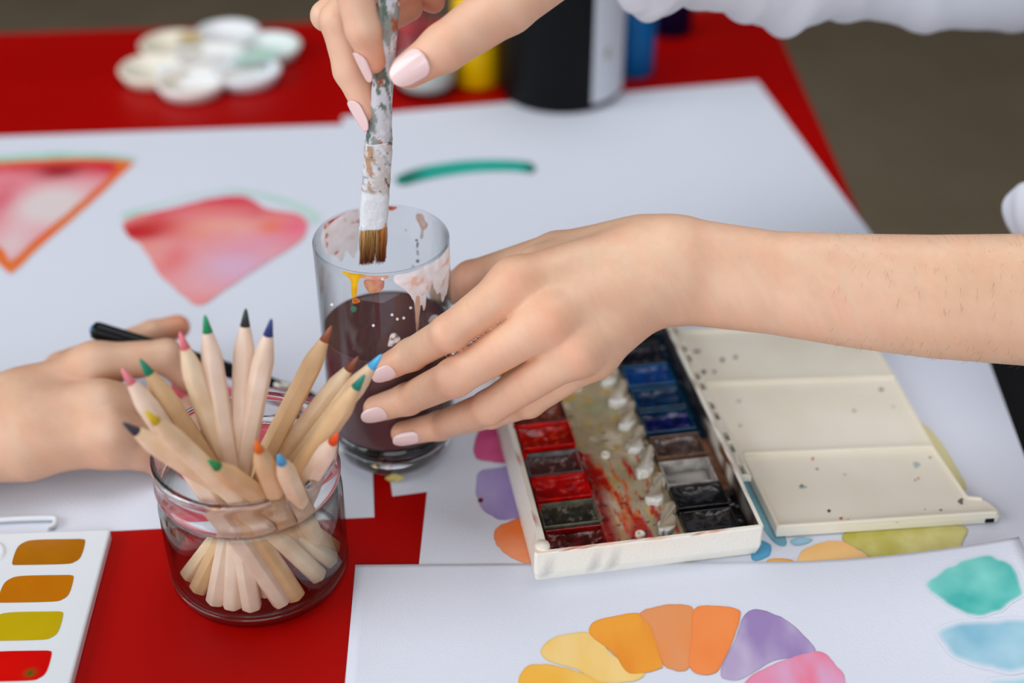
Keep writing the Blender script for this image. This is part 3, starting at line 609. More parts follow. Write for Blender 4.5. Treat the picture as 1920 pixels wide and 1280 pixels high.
# tray: floor + walls as one shell
def tray_shell():
    out = [(0.0015, 0.0), (BW - 0.0015, 0.0), (BW, 0.0015), (BW, BL - 0.0015), (BW - 0.0015, BL), (0.0015, BL), (0, BL - 0.0015), (0, 0.0015)]
    TL = 0.0078; inn = [(TL, T + 0.0005), (BW - T, T + 0.0005), (BW - T, T + 0.001), (BW - T, BL - T - 0.001), (BW - T, BL - T), (TL, BL - T), (TL, BL - T - 0.001), (TL, T + 0.001)]
    def sub(P, k):
        R_ = []
        for i in range(8):
            a, b = np.array(P[i]), np.array(P[(i + 1) % 8])
            for j in range(k): R_.append(a + (b - a) * j / k)
        return R_
    k = 24; O, I_ = sub(out, k), sub(inn, k); n = 8 * k
    sh = lambda P, s: [((p[0] - BW / 2) * s + BW / 2, (p[1] - BL / 2) * s + BL / 2) for p in P]
    rings = [(sh(O, 0.985), 0.0), (O, 0.006), (O, BH - 0.0006), (sh(O, 0.996), BH), (sh(I_, 1.005), BH), (I_, BH - 0.0005)] + [(I_, z) for z in (0.016, 0.012, 0.008, 0.004, 0.0022)]
    V = [(p[0], p[1], z) for R_, z in rings for p in R_]; Fc = [tuple(range(n))[::-1]]
    for q in range(len(rings) - 1):
        for i in range(n): j = (i + 1) % n; Fc.append((q * n + i, q * n + j, (q + 1) * n + j, (q + 1) * n + i))
    Fc.append(tuple(range((len(rings) - 1) * n, len(rings) * n)))
    V = np.array(V); q_ = (V[:, 0] < 0.007) & (np.arange(len(V)) // n < 4); V[q_, 0] += 0.0042 * (V[q_, 2] / BH) * np.clip((V[q_, 1] - 0.004) / 0.012, 0, 1)
    C = np.tile(lin((244, 239, 226)), (len(V), 1))
    inner = (np.arange(len(V)) // n >= 5); rim = (np.arange(len(V)) // n >= 3) & ~inner
    nz = fbm(V[:, 0] * 180 + V[:, 2] * 200, V[:, 1] * 180, 4); n2 = fbm(V[:, 0] * 90, V[:, 1] * 70 + V[:, 2] * 100, 8)
    left = V[:, 0] < BW / 2; cc = np.where(left[:, None], lin((180, 40, 20)), lin((120, 76, 44)))
    k1 = (np.clip((nz - 0.42) / 0.1, 0, 1) * (inner * 1.0))[:, None]; C = C * (1 - k1) + cc * k1
    k2 = (np.clip((nz - 0.60) / 0.05, 0, 1) * rim)[:, None] * 0.8; C = C * (1 - k2) + cc * k2
    fr = ((V[:, 1] < 0.004) & rim)[:, None] * np.clip((n2 - 0.45) / 0.2, 0, 1)[:, None] * 0.4; C = C * (1 - fr) + lin((240, 150, 100)) * fr
    ot = (~inner & ~rim)[:, None] * np.clip((nz - 0.66) / 0.05, 0, 1)[:, None] * 0.5 * (V[:, 2] < 0.008)[:, None]; C = C * (1 - ot) + lin((150, 150, 150)) * ot
    kb = (inner & (V[:, 1] < 0.05) & ~left)[:, None] * 0.85; C = C * (1 - kb) + lin((30, 26, 24)) * kb
    kb = (inner & (V[:, 1] > 0.10) & ~left)[:, None] * 0.8; C = C * (1 - kb) + lin((6, 42, 62)) * kb
    return V, Fc, C
V, Fc, C = tray_shell(); L_('tray', (V, Fc), M_dry, cols=C)
# corner boss at the near left corner
L_('corner_post', lathe([(0.0042, 0.004), (0.0043, BH - 0.0006), (0.0036, BH + 0.0012), (0, BH + 0.0016)], 20, (0.0052, 0.0060, 0)), M_plastic, smooth=True)
# mixing strip down the middle
def mixcol(x, y, d):
    n = fbm(x * 120, y * 60, 2); n2 = fbm(x * 300 + y * 60, y * 50 - x * 80, 9); n3 = fbm(x * 60 + 7, y * 60, 17)
    c = lin((194, 182, 152)) * (1 - n[:, None]) + lin((160, 142, 108)) * n[:, None]
    def ad(c, m, col): m = np.clip(m, 0, 1)[:, None]; return c * (1 - m) + lin(col) * m
    s1 = fbm((x + y * 0.10) * 330, y * 42, 9); s2 = fbm((x + y * 0.12) * 420 + 5, y * 60, 29); fr = np.clip((0.088 - y) / 0.025, 0, 1)
    c = ad(c, np.clip((n3 - 0.5) / 0.15, 0, 1) * (y > 0.06) * 0.55, (146, 158, 124)); c = ad(c, (fbm(x * 90, y * 50, 61) - 0.5) / 0.12 * 0.6, (206, 194, 168))
    c = ad(c, (s2 - 0.60) / 0.08 * fr * 0.8, (206, 172, 96)); c = ad(c, (s1 - 0.50) / 0.06 * fr * (x < 0.066) * 0.9, (222, 108, 50)); c = ad(c, (s1 - 0.60) / 0.05 * fr, (188, 36, 20))
    c = ad(c, np.exp(-((x - 0.047) / 0.004)**2) * (y < 0.09) * 1.2 * (0.35 + n2), (170, 20, 14))
    c = ad(c, 1.3 * np.exp(-((x - 0.061) / 0.006)**2 - ((y - 0.016) / 0.011)**2), (184, 40, 20)); c = ad(c, np.exp(-((x - 0.057) / 0.0025)**2 - ((y - 0.032) / 0.007)**2), (214, 96, 40))
    c = ad(c, np.exp(-((x - 0.076) / 0.005)**2 - ((y - 0.016) / 0.012)**2), (70, 96, 76)); c = ad(c, (fbm(x * 260, y * 260, 33) - 0.75) / 0.03, (60, 56, 50))
    c = ad(c, (fbm(x * 150, y * 150, 37) - 0.66) / 0.04 * (y > 0.09), (190, 160, 90))
    return c
patch('mixing_strip', [(0.0420, 0.0035), (0.0865, 0.0035), (0.0865, BL - 0.004), (0.0420, BL - 0.004)], 0.0011, lambda x, y: np.c_[x, y, 0.0085 + 0.0014 * fbm(x * 160, y * 120, 3)], mixcol, M_wet, None, 0)
ms = [o for o in COL.objects if o.name.startswith('mixing_strip')][-1]; ms.parent = pb
# pans
def pan(x0, x1, y0, y1, z1, body, paint, pz, seed, rough_amp=0.001, empty_=False):
    t = 0.0012; P = [boxg(x0, x1, y0, y0 + t, 0.0023, z1), boxg(x0, x1, y1 - t, y1, 0.0023, z1), boxg(x0, x0 + t, y0 + t, y1 - t, 0.0023, z1), boxg(x1 - t, x1, y0 + t, y1 - t, 0.0023, z1), boxg(x0 + t, x1 - t, y0 + t, y1 - t, 0.0023, 0.004)]
    V, Fc, _ = join(P); V = np.array(V)
    V2 = []; 
    me = obj('pan', V, Fc, mat('pan_' + '_'.join(map(str, body)), body, 0.16, c2=tuple(int(c * 0.72) for c in body), nscale=160, bump=0.2, bscale=400, Specular_IOR_Level=0.4), pb, False, None, local=True)
    bv = me.modifiers.new('soft', 'BEVEL'); bv.width = 0.0004; bv.segments = 2
    if empty_: return me
    xa, xb, ya, yb = x0 + t * 0.8, x1 - t * 0.8, y0 + t * 0.8, y1 - t * 0.8
    c1 = paint[0]; c2 = paint[1]
    def cf(x, y, d):
        n = fbm(x * 220, y * 220, seed)[:, None]; n = np.clip((n - 0.3) / 0.4, 0, 1); c = lin(c1) * (1 - n) + lin(c2) * n
        if len(paint) > 2: k = np.clip((fbm(x * 400, y * 400, seed + 4) - 0.64) / 0.05, 0, 1)[:, None]; c = c * (1 - k) + lin(paint[2]) * k
        return c
    def mp(x, y):
        u = (x - xa) / (xb - xa) * 2 - 1; v = (y - ya) / (yb - ya) * 2 - 1
        return np.c_[x, y, pz + rough_amp * (fbm(x * 150, y * 150, seed) * 2 - 1) + 0.0012 * (np.abs(u)**4 + np.abs(v)**4) - 0.0004]
    o = patch('paint_cake', [(xa, ya), (xb, ya), (xb, yb), (xa, yb)], 0.0012, mp, cf, M_wet, None, 0); o.parent = me
    return me
lx0, lx1 = 0.0100, 0.0420
lp = [(0.0035, 0.0245, 0.014, (150, 8, 6), ((96, 10, 10), (60, 20, 18), (150, 120, 110)), 0.0095),
 (0.0262, 0.0458, 0.0145, (112, 108, 88), ((42, 40, 34), (58, 54, 44), (120, 116, 104)), 0.0105),
 (0.0472, 0.0680, 0.0155, (214, 4, 2), ((206, 4, 2), (160, 4, 6)), 0.0135),
 (0.0700, 0.0905, 0.0140, (130, 130, 130), ((66, 34, 34), (88, 52, 50), (150, 110, 106)), 0.0105),
 (0.0930, 0.1160, 0.0160, (220, 8, 2), ((190, 20, 6), (150, 16, 8), (230, 70, 30)), 0.0120),
 (0.1185, 0.1405, 0.0150, (100, 40, 28), ((104, 46, 34), (128, 56, 36), (170, 110, 90)), 0.0115),
 (0.1425, 0.1640, 0.0150, (120, 60, 30), ((104, 56, 34), (128, 66, 36)), 0.0115), (0.1660, 0.1870, 0.0150, (200, 150, 30), ((190, 140, 24), (160, 110, 16)), 0.0115), (0.1885, 0.2085, 0.0150, (210, 190, 60), ((210, 190, 50), (190, 170, 40)), 0.0115)]
for i, (a, b, z, body, pc, pz) in enumerate(lp): pan(lx0, lx1, a, b, z, body, pc, pz, 40 + i)
rx0, rx1 = 0.0865, 0.1165
rp = [(0.0060, 0.0268, 0.0135, (22, 22, 22), ((14, 14, 15), (28, 28, 29)), 0.0120),
 (0.0285, 0.0470, 0.0145, (20, 20, 20), ((12, 12, 13), (24, 24, 26)), 0.0135),
 (0.0500, 0.0715, 0.0130, (196, 190, 182), None, 0.0),
 (0.0735, 0.0935, 0.0145, (116, 84, 66), ((60, 44, 38), (84, 66, 58), (120, 100, 90)), 0.0115),
 (0.0965, 0.1175, 0.0150, (8, 60, 96), ((6, 18, 96), (4, 12, 60)), 0.0110),
 (0.1195, 0.1400, 0.0150, (6, 66, 100), ((4, 46, 84), (4, 30, 60)), 0.0115),
 (0.1425, 0.1640, 0.0155, (6, 80, 130), ((4, 64, 130), (4, 40, 100), (60, 70, 110)), 0.0120),
 (0.1660, 0.1870, 0.0150, (12, 22, 30), ((10, 14, 22), (20, 24, 32), (70, 64, 74)), 0.0120), (0.1885, 0.2085, 0.0150, (14, 14, 16), ((10, 12, 14), (26, 26, 28)), 0.0120)]
for i, (a, b, z, body, pc, pz) in enumerate(rp): pan(rx0, rx1, a, b, z, body, pc, pz, 60 + i, empty_=pc is None)
o = patch('paint_crust', [(0.0880, 0.0515), (0.1150, 0.0515), (0.1150, 0.0700), (0.0880, 0.0700)], 0.0008, lambda x, y: np.c_[x, y, np.full(x.shape, 0.0045)], wash((190, 186, 180), (170, 170, 170), 120, 5, c3=(50, 40, 36), f3=0.64), M_dry, None, 0); o.parent = pb
# dark crust between pans and right wall
o = patch('paint_crust', [(0.1152, 0.004), (0.1238, 0.004), (0.1238, BL - 0.004), (0.1152, BL - 0.004)], 0.0012, lambda x, y: np.c_[x, y, 0.006 + 0.002 * fbm(x * 200, y * 200, 3)], lambda x, y, d: np.where((y > 0.095)[:, None], lin((6, 40, 58)), np.where((y > 0.048)[:, None], lin((120, 80, 56)), lin((16, 15, 14)))) * (0.5 + fbm(x * 300, y * 300, 6))[:, None], M_wet, None, 0); o.parent = pb
# white clip tongues at the right of the strip
for i, y in enumerate([0.020, 0.0445, 0.068, 0.0905, 0.113, 0.1355, 0.158, 0.180]):
    cl = [(0.0750, 0.0), (0.0775, -0.0018), (0.0808, -0.001), (0.0828, 0.003), (0.0835, 0.008), (0.0850, 0.013), (0.0862, 0.018), (0.0850, 0.0205), (0.0815, 0.0180), (0.0790, 0.011), (0.0765, 0.007), (0.0748, 0.004)]
    g = prism([(a + 0.0006 * math.sin(i * 3 + b * 400), y - 0.004 + b) for a, b in [(0.0790 + (qx - 0.0800) * 1.35, qy * 1.08) for qx, qy in spline(cl, 3, True)]], 0.009, 0.0125 + 0.0008 * (i % 3), 0.0010)
    V = np.array(g[0]); V = V + (np.c_[fbm(V[:, 0] * 600, V[:, 1] * 600, i), fbm(V[:, 0] * 600, V[:, 1] * 600, i + 40), fbm(V[:, 0] * 700, V[:, 1] * 700, i + 80)] - 0.5) * np.array([0.0028, 0.0028, 0.0030]); g = (V, g[1])
    n = fbm(V[:, 0] * 500, V[:, 1] * 500, 5 + i)[:, None]; n = np.clip((n - 0.45) / 0.2, 0, 1)
    low = np.clip((0.003 - (V[:, 1] - y + 0.004)) / 0.003, 0, 1)[:, None]
    c = (lin((190, 182, 164)) * (1 - n) + lin((150, 128, 98)) * n) * (1 - low) + lin((236, 236, 228)) * low
    L_('pan_clip', g, M_dry, cols=c, smooth=False)
for u, v in ((0.0585, 0.0865), (0.0620, 0.0165), (0.0560, 0.155)):
    L_('strip_stud', lathe([(0.0028, 0.009), (0.0028, 0.0108), (0.0022, 0.0114), (0.0012, 0.0110), (0.0010, 0.0100), (0, 0.0098)], 18, (u, v, 0)), M_plastic, smooth=True)
o = patch('red_drip', [(0.0405, 0.050), (0.0435, 0.052), (0.0440, 0.064), (0.0430, 0.078), (0.0445, 0.086), (0.0415, 0.090), (0.0395, 0.084), (0.0400, 0.070), (0.0390, 0.056)], 0.0006, lambda x, y: np.c_[x, y, 0.0125 + 0.0015 * fbm(x * 200, y * 160, 3)], wash((176, 6, 6), (150, 4, 6), 100), M_wet, None, 4); o.parent = pb
for i, (u, v, a, b) in enumerate(((967, 800, 5, 6), (983, 852, 5, 13), (1001, 905, 5, 12), (1012, 950, 3, 7), (975, 826, 2, 4))):
    q = inbox_(u, v, 0.0208); pts_ = [(q[0] + 0.0003 * a * math.cos(t), q[1] + 0.0004 * b * math.sin(t)) for t in np.linspace(0, 2 * math.pi, 8)[:-1]]
    o = patch('rim_drip', pts_, 0.0004, lambda x, y: np.c_[x, y, 0.0206 + 0.0004 * np.ones_like(x)], wash((196, 14, 8), (170, 6, 6), 200, i), M_wet, None, 3); o.parent = pb
# hinge strip with slots on the right rim
y0h, y1h = 0.0455, 0.205; xh0, xh1 = 0.1268, 0.1345
hg = [boxg(xh0, xh0 + 0.0022, y0h, y1h, 0.014, 0.0185), boxg(xh1 - 0.0020, xh1, y0h, y1h, 0.0130, 0.0170)]
yy = y0h; k = 0
while yy < y1h:
    hg.append(boxg(xh0 + 0.002, xh1 - 0.0018, yy, min(yy + (0.0022 if k % 2 == 0 else 0.0115), y1h), 0.0135, 0.0178)); yy += (0.0022 if k % 2 == 0 else 0.0115) + 0.0085; k += 1
V, Fc, _ = join(hg); V = np.array(V); nz = fbm(V[:, 0] * 300, V[:, 1] * 90, 6)[:, None]; k_ = np.clip((nz - 0.55) / 0.1, 0, 1) * 0.5
h_ = L_('hinge_strip', (V, Fc), M_dry, cols=lin((226, 220, 204)) * (1 - k_) + lin((150, 100, 80)) * k_)
bv = h_.modifiers.new('soft', 'BEVEL'); bv.width = 0.0005; bv.segments = 2
# lid
lidp = [(0.1395, 0.0119), (0.1400, 0.06), (0.1372, 0.15), (0.1350, BL), (0.2630, BL - 0.010), (0.2600, 0.1343), (0.2570, 0.085), (0.2558, 0.0622), (0.2562, 0.0200), (0.2620, 0.0190), (0.2662, 0.0145), (0.2685, 0.0070), (0.2668, 0.0030), (0.2640, 0.0024)]
lid = L_('lid', prism(lidp, 0.0004, 0.0052, 0.0008), M_plastic)
def bar(p, q, w_, z0_, z1_, b=0.0006):
    p, q = np.array(p), np.array(q); d = (q - p) / np.linalg.norm(q - p); n = np.array([-d[1], d[0]]) * w_ / 2
    return prism([tuple(p - n), tuple(q - n), tuple(q + n), tuple(p + n)], z0_, z1_, b)
L_('rim', join([bar((0.1400, 0.0130), (0.2648, 0.0036), 0.0022, 0.001, 0.0080), bar((0.1402, 0.0125), (0.1400, 0.06), 0.0020, 0.001, 0.0078), bar((0.1400, 0.06), (0.1372, 0.15), 0.0020, 0.001, 0.0078), bar((0.1372, 0.15), (0.1352, BL), 0.0020, 0.001, 0.0078), bar((0.2552, 0.0200), (0.2548, 0.0622), 0.0014, 0.001, 0.0066), bar((0.2548, 0.0622), (0.2562, 0.085), 0.0014, 0.001, 0.0066), bar((0.2562, 0.085), (0.2596, 0.1343), 0.0014, 0.001, 0.0066), bar((0.2596, 0.1343), (0.2620, 0.19), 0.0014, 0.001, 0.0066), bar((0.2552, 0.0195), (0.2630, 0.0170), 0.0020, 0.001, 0.0066)])[:2], M_plastic, parent=lid)
for a, b in (((0.1410, 0.0778), (0.2545, 0.0655)), ((0.1380, 0.1500), (0.2600, 0.1365)), ((0.1370, 0.2090), (0.2620, 0.1980))):
    L_('divider', bar(a, b, 0.0020, 0.004, 0.0074), M_plastic, parent=lid)
def inbox(u, v, z):
    p = at(u, v, z + zD)[:2] - o_[:2]; return (p[0] * math.cos(BA) + p[1] * math.sin(BA), -p[0] * math.sin(BA) + p[1] * math.cos(BA))
spots = [(1319, 697, 6, 4, (60, 60, 50)), (1339, 697, 4, 3, (90, 90, 80)), (1354, 675, 5, 4, (84, 84, 74)), (1379, 670, 5, 3, (80, 80, 70)), (1307, 659, 9, 3, (100, 96, 80)), (1524, 860, 3, 3, (196, 60, 50)), (1532, 879, 4, 2, (150, 140, 120)), (1503, 910, 4, 2, (190, 70, 60)), (1504, 913, 9, 3, (150, 182, 174)), (1554, 958, 4, 3, (20, 20, 20)), (1577, 972, 4, 3, (206, 100, 60)), (1590, 975, 5, 2, (206, 110, 76)), (1681, 978, 5, 2, (196, 70, 50)), (1652, 730, 6, 3, (160, 110, 100)), (1601, 770, 5, 3, (206, 160, 140)), (1718, 872, 8, 6, (176, 192, 186)), (1722, 897, 3, 2, (206, 110, 80)), (1802, 940, 6, 6, (110, 104, 96)), (1764, 956, 4, 2, (140, 130, 100)), (1716, 900, 2, 2, (110, 100, 90)), (1734, 955, 2, 1, (110, 100, 90)), (1388, 798, 5, 3, (190, 192, 180)), (1744, 858, 4, 2, (170, 150, 110)), (1584, 890, 3, 2, (200, 170, 150)), (1386, 752, 6, 3, (190, 190, 178)), (1675, 762, 4, 2, (210, 180, 160))]
for i, (u, v, a, b, c) in enumerate(spots):
    pts = [inbox(u + a * math.cos(t) * (0.8 + 0.35 * math.sin(3 * t + i)), v + b * math.sin(t), 0.0052) for t in np.linspace(0, 2 * math.pi, 9)[:-1]]
    o = patch('paint_spot', pts, 0.0005, lambda x, y: np.c_[x, y, np.full(x.shape, 0.00535)], wash(c, tuple(min(255, k + 14) for k in c), 300, i, 0.0002, 0.9), M_dry, None, 3); o.parent = lid
bl = L_('latch_mark', bar((0.2590, 0.00285), (0.2640, 0.00245), 0.0016, 0.0012, 0.0036, 0.0004), M_black, parent=lid)

# ------------------------------------------------------------------ PLASTIC PAINT TRAY (near left)
def tl(u, v, z=0.006): return w2(u, v, z)
tr = empty('paint_tray', (*w2(60, 1130), 0), label='white plastic tray of ochre, yellow and red paints at bottom left', cat='paint tray')
a, b = np.array(tl(208, 991)), np.array(tl(132, 1280)); tdir = (b - a) / np.linalg.norm(b - a); tx = np.array([-1, -0.028]); tx = np.array([tdir[1], -tdir[0]]); tx = tx if tx[0] < 0 else -tx
tx = np.array(tl(0, 999)) - a; tx /= np.linalg.norm(tx)
TP = [a, a + tdir * 0.20, a + tdir * 0.20 + tx * 0.105, a + tx * 0.105]
obj('tray_body', *prism(round_poly([tuple(p) for p in TP], 0.003), zB + 0.0002, 0.0062, 0.0012), M_white, tr, smooth=False)
rim_l = [tl(165, 992), tl(158, 998)]
def rpan(c, col1, col2, w_, h_, dot=None, lb=None):
    c = np.array(c); pts = []
    sk = tdir / tdir @ tdir if False else tdir
    ex = np.array([1, 0.03]); ex /= np.linalg.norm(ex); ey = -tdir
    for (x, y) in ((-0.8, -1), (0.55, -1), (0.85, -0.85), (1, -0.4), (1, 0.75), (0.9, 0.97), (0.6, 1), (-0.5, 1), (-0.85, 0.8), (-1, 0.3), (-1, -0.75), (-0.93, -0.95)): pts.append(tuple(c + ex * x * w_ + ey * y * h_))
    def cf(x, y, d):
        n = fbm(x * 60, y * 60, int(col1[0]))[:, None]; q = lin(col1) * (1 - n) + lin(col2) * n
        if dot: k = np.exp(-(((x - dot[0])**2 + (y - dot[1])**2) / 0.0025**2))[:, None]; q = q * (1 - k) + lin((50, 90, 20)) * k
        return q
    o = patch('paint_pan', pts, 0.0008, lambda x, y: np.c_[x, y, np.full(x.shape, 0.0064)], cf, mat('smooth_wet_paint', attr=True, rough=0.15), tr, 4); o['label'] = lb
for (u, v), c1_, c2_, lb, dt in (((92, 1035), (176, 110, 10), (160, 92, 4), 'brown ochre paint pan', None), ((68, 1104), (190, 120, 8), (186, 104, 6), 'golden ochre paint pan', None), ((46, 1174), (186, 160, 8), (196, 170, 16), 'olive yellow paint pan', None), ((22, 1249), (214, 10, 4), (200, 6, 4), 'red paint pan with a green spot', (57, 1262))):
    rpan(tl(u, v), c1_, c2_, 0.0182, 0.0098, dot=tl(*dt) if dt else None, lb=lb)
obj('mixing_well', *lathe([(0.011, 0.0), (0.0095, 0.0012), (0.008, 0.0002), (0, 0.0001)], 32, (*tl(-28, 1040), 0.0062)), M_white, tr)
hl = [at(-60, 976, 0.003), at(0, 974, 0.003), at(40, 972, 0.003), at(98, 971, 0.003), at(104, 976, 0.003), at(100, 984, 0.003), at(90, 988, 0.003)]
obj('clear_lid_edge', *tube(spline(hl, 6), [0.0016] * 37, 10), M_white, tr)

# ------------------------------------------------------------------ FLOWER PALETTE
fp = empty('flower_palette', (*w2(395, 125), 0), label='white flower-shaped palette with round wells on the red table', cat='palette')
M_pal = mat('palette_white', (240, 240, 238), 0.35)
cpal = np.array([396, 118])
pet = [((278, 138), (222, 214, 196)), ((318, 88), (218, 210, 190)), ((430, 66), (222, 224, 226)), ((514, 92), (214, 226, 222)), ((470, 142), (222, 226, 230)), ((356, 164), (222, 214, 208))]
obj('centre_well', *lathe([(0.0, 0.002), (0.030, 0.002), (0.034, 0.013), (0.032, 0.0145), (0.029, 0.0135), (0.024, 0.006), (0, 0.005)], 40, (*w2(398, 112, 0.01), 0)), M_pal, fp)
for (u, v), c in pet:
    u, v = 396 + (u - 396) * 0.90, 117 + (v - 117) * 0.92; c = tuple(min(252, k + 14) for k in c)
    m = mat('well_%d_%d_%d' % c, c, 0.4)
    obj('well', *lathe([(0.0, 0.001), (0.027, 0.001), (0.0325, 0.012), (0.031, 0.0138), (0.028, 0.013), (0.024, 0.0055), (0, 0.0045)], 40, (*w2(u, v, 0.007), 0)), m, fp)
def dab(pts, z, c1, c2, lb):
    o = patch('paint_dab', [w2(*p, z) for p in pts], 0.0015, lambda x, y: np.c_[x, y, np.full(x.shape, z)], wash(c1, c2, 40, 3, 0.001, 1.0, fade=0.003), M_wash, fp, 5); o['label'] = lb
dab([(330, 66), (360, 60), (385, 68), (370, 78), (340, 78)], 0.0143, (214, 186, 120), (206, 180, 110), 'ochre paint dab')
dab([(470, 92), (500, 90), (530, 98), (510, 112), (470, 118), (430, 122), (440, 108)], 0.0148, (176, 216, 196), (190, 220, 206), 'mint paint dab')

obj('base', *lathe([(0, 0.0006), (0.050, 0.0006), (0.054, 0.004), (0.050, 0.008), (0, 0.008)], 48, (*w2(396, 120, 0.004), 0)), M_pal, fp)
# ------------------------------------------------------------------ BOTTLES AT THE BACK
def bottle(name, cxy, prof, m, label, cat='bottle'):
    r = empty(name, (cxy[0], cxy[1], 0), label=label, cat=cat)
    o = obj('bottle_body', *lathe(prof, 56, (cxy[0], cxy[1], 0)), m, r); return r
bc = at(1052, 168, 0)[:2]; BR_ = 0.0555
bt = bottle('paint_bottle', bc, [(0, 0.003), (0.049, 0.003), (0.0535, 0.0012), (BR_, 0.006), (BR_, 0.19), (0.052, 0.205), (0.035, 0.22), (0.024, 0.225), (0.024, 0.235), (0, 0.235)], M_black, 'large black bottle with a white label standing behind the hand')
obj('cap', *lathe([(0.026, 0.226), (0.026, 0.255), (0.024, 0.258), (0, 0.258)], 40, (bc[0], bc[1], 0)), M_black, bt)
def cylpatch(name, c, r, a0, a1, z0_, z1_, m, parent, n=24, colf=None):
    V = []; Fc = []
    for i in range(n + 1):
        a_ = a0 + (a1 - a0) * i / n
        for (rr, z) in ((r, z0_), (r, z1_)): V.append((c[0] + rr * math.cos(a_), c[1] + rr * math.sin(a_), z))
    for i in range(n): Fc.append((2 * i, 2 * i + 2, 2 * i + 3, 2 * i + 1))
    return obj(name, V, Fc, m, parent)
lb_ = cylpatch('label', bc, BR_ + 0.0006, math.radians(-63), math.radians(-5), 0.008, 0.185, mat('label_paper', (214, 218, 226), 0.6), bt)
lb_['label'] = 'white paper label'
cylpatch('label_print', bc, BR_ + 0.0012, math.radians(-50), math.radians(-44), 0.048, 0.058, mat('label_ink', (170, 166, 140), 0.6), bt, 4)
def simple(c, r, h, m, label, name='paint_bottle', cap=None, capm=None):
    t = bottle(name, c, [(0, 0.0015), (r * 0.85, 0.0015), (r * 0.95, 0.0006), (r, r * 0.12), (r, h - r * 0.3), (r * 0.85, h), (r * 0.5, h + 0.004), (0, h + 0.004)], m, label)
    if capm: obj('cap', *lathe([(r * 0.62, h + 0.003), (r * 0.62, h + 0.018), (r * 0.55, h + 0.020), (0, h + 0.020)], 32, (c[0], c[1], 0)), capm, t)
    return t
simple(at(895, 156)[:2] + np.array([0, 0.004]), 0.0215, 0.085, mat('yellow_paint', (232, 186, 0), 0.3, Specular_IOR_Level=0.2), 'small yellow paint bottle left of the black bottle', capm=M_white)
simple(at(1186, 134)[:2], 0.0200, 0.062, mat('blue_paint', (0, 96, 160), 0.3, Specular_IOR_Level=0.2), 'small bright blue paint bottle right of the black bottle', capm=M_white)
simple(at(1256, 58)[:2], 0.0215, 0.062, mat('navy_paint', (4, 10, 50), 0.3, Specular_IOR_Level=0.2), 'small navy paint bottle behind the bright blue one', capm=M_white)
simple(at(768, 118)[:2] + np.array([-0.002, 0.02]), 0.016, 0.05, mat('rose_paint', (206, 70, 84), 0.4), 'small pink paint bottle behind the brush', capm=M_white)
cj = at(800, 168)[:2]
jr = empty('glass_jar', (cj[0], cj[1], 0), label='clear glass jar of pale grey water behind the thumb', cat='jar')
obj('jar_body', *lathe([(0, 0.002), (0.025, 0.001), (0.028, 0.004), (0.0285, 0.02), (0.0285, 0.055), (0.027, 0.06), (0.0255, 0.06), (0.026, 0.054), (0.0262, 0.008), (0.024, 0.0055), (0, 0.005)], 56, (cj[0], cj[1], 0.0004)), M_jar, jr)
obj('water', *lathe([(0, 0.0055), (0.024, 0.0060), (0.0264, 0.009), (0.0264, 0.030), (0, 0.030)], 56, (cj[0], cj[1], 0.0004)), mat('cloudy_water', (206, 216, 212), 0.3, Transmission_Weight=0.1, IOR=1.33), jr)

# ------------------------------------------------------------------ CHILD'S BRUSH
kb0 = at(590, 742, 0.0035); kb1 = at(172, 617, 0.062)
kb = empty('paint_brush', kb0, label='thin black brush held in the fist at left', cat='brush')
kd = kb1 - kb0; kL = np.linalg.norm(kd); kd /= kL
obj('handle', *tube([kb0 + kd * s for s in (0.026, 0.032, 0.06, kL - 0.004, kL - 0.001, kL)], [0.0032, 0.0040, 0.0050, 0.0056, 0.0050, 0.0030], 20), mat('black_lacquer', (8, 10, 14), 0.35, Specular_IOR_Level=0.2), kb)
obj('ferrule', *tube([kb0 + kd * s for s in (0.008, 0.014, 0.028)], [0.0024, 0.0030, 0.0034], 20), mat('metal', (170, 165, 155), 0.3, Metallic=1.0), kb)
obj('bristles', *tube([kb0 + kd * s for s in (-0.002, 0.003, 0.009)], [0.0005, 0.0022, 0.0024], 16), mat('dark_bristle', (90, 20, 20), 0.6), kb)
obj('end_cap', *tube([kb1 - kd * 0.0005, kb1 + kd * 0.0005, kb1 + kd * 0.0012], [0.0032, 0.0028, 0.001], 16), mat('blue_enamel', (60, 120, 160), 0.25), kb)

# ------------------------------------------------------------------ HANDS (signed distance field -> surface nets)
def capd(X, a, b, ra, rb, fl=None):
    a = np.asarray(a, np.float32); b = np.asarray(b, np.float32); e = b - a; L2 = float(e @ e) + 1e-12
    dx, dy, dz = X[0] - a[0], X[1] - a[1], X[2] - a[2]
    t = np.clip((dx * e[0] + dy * e[1] + dz * e[2]) / L2, 0, 1)
    dx -= t * e[0]; dy -= t * e[1]; dz -= t * e[2]
    if fl is not None: # flatten along an axis: (axis, factor>1 thins)
        n, k = fl; q = dx * n[0] + dy * n[1] + dz * n[2]; return np.sqrt(dx * dx + dy * dy + dz * dz + (k * k - 1) * q * q) - (ra + (rb - ra) * t)
    return np.sqrt(dx * dx + dy * dy + dz * dz) - (ra + (rb - ra) * t)
def smin(a, b, k):
    h = np.maximum(k - np.abs(a - b), 0) / k; return np.minimum(a, b) - h * h * k * 0.25
def chain(X, pts, k=0.004):
    d = None
    for (p, r), (q, s) in zip(pts[:-1], pts[1:]):
        c = capd(X, p, q, r, s); d = c if d is None else smin(d, c, k)
    return d
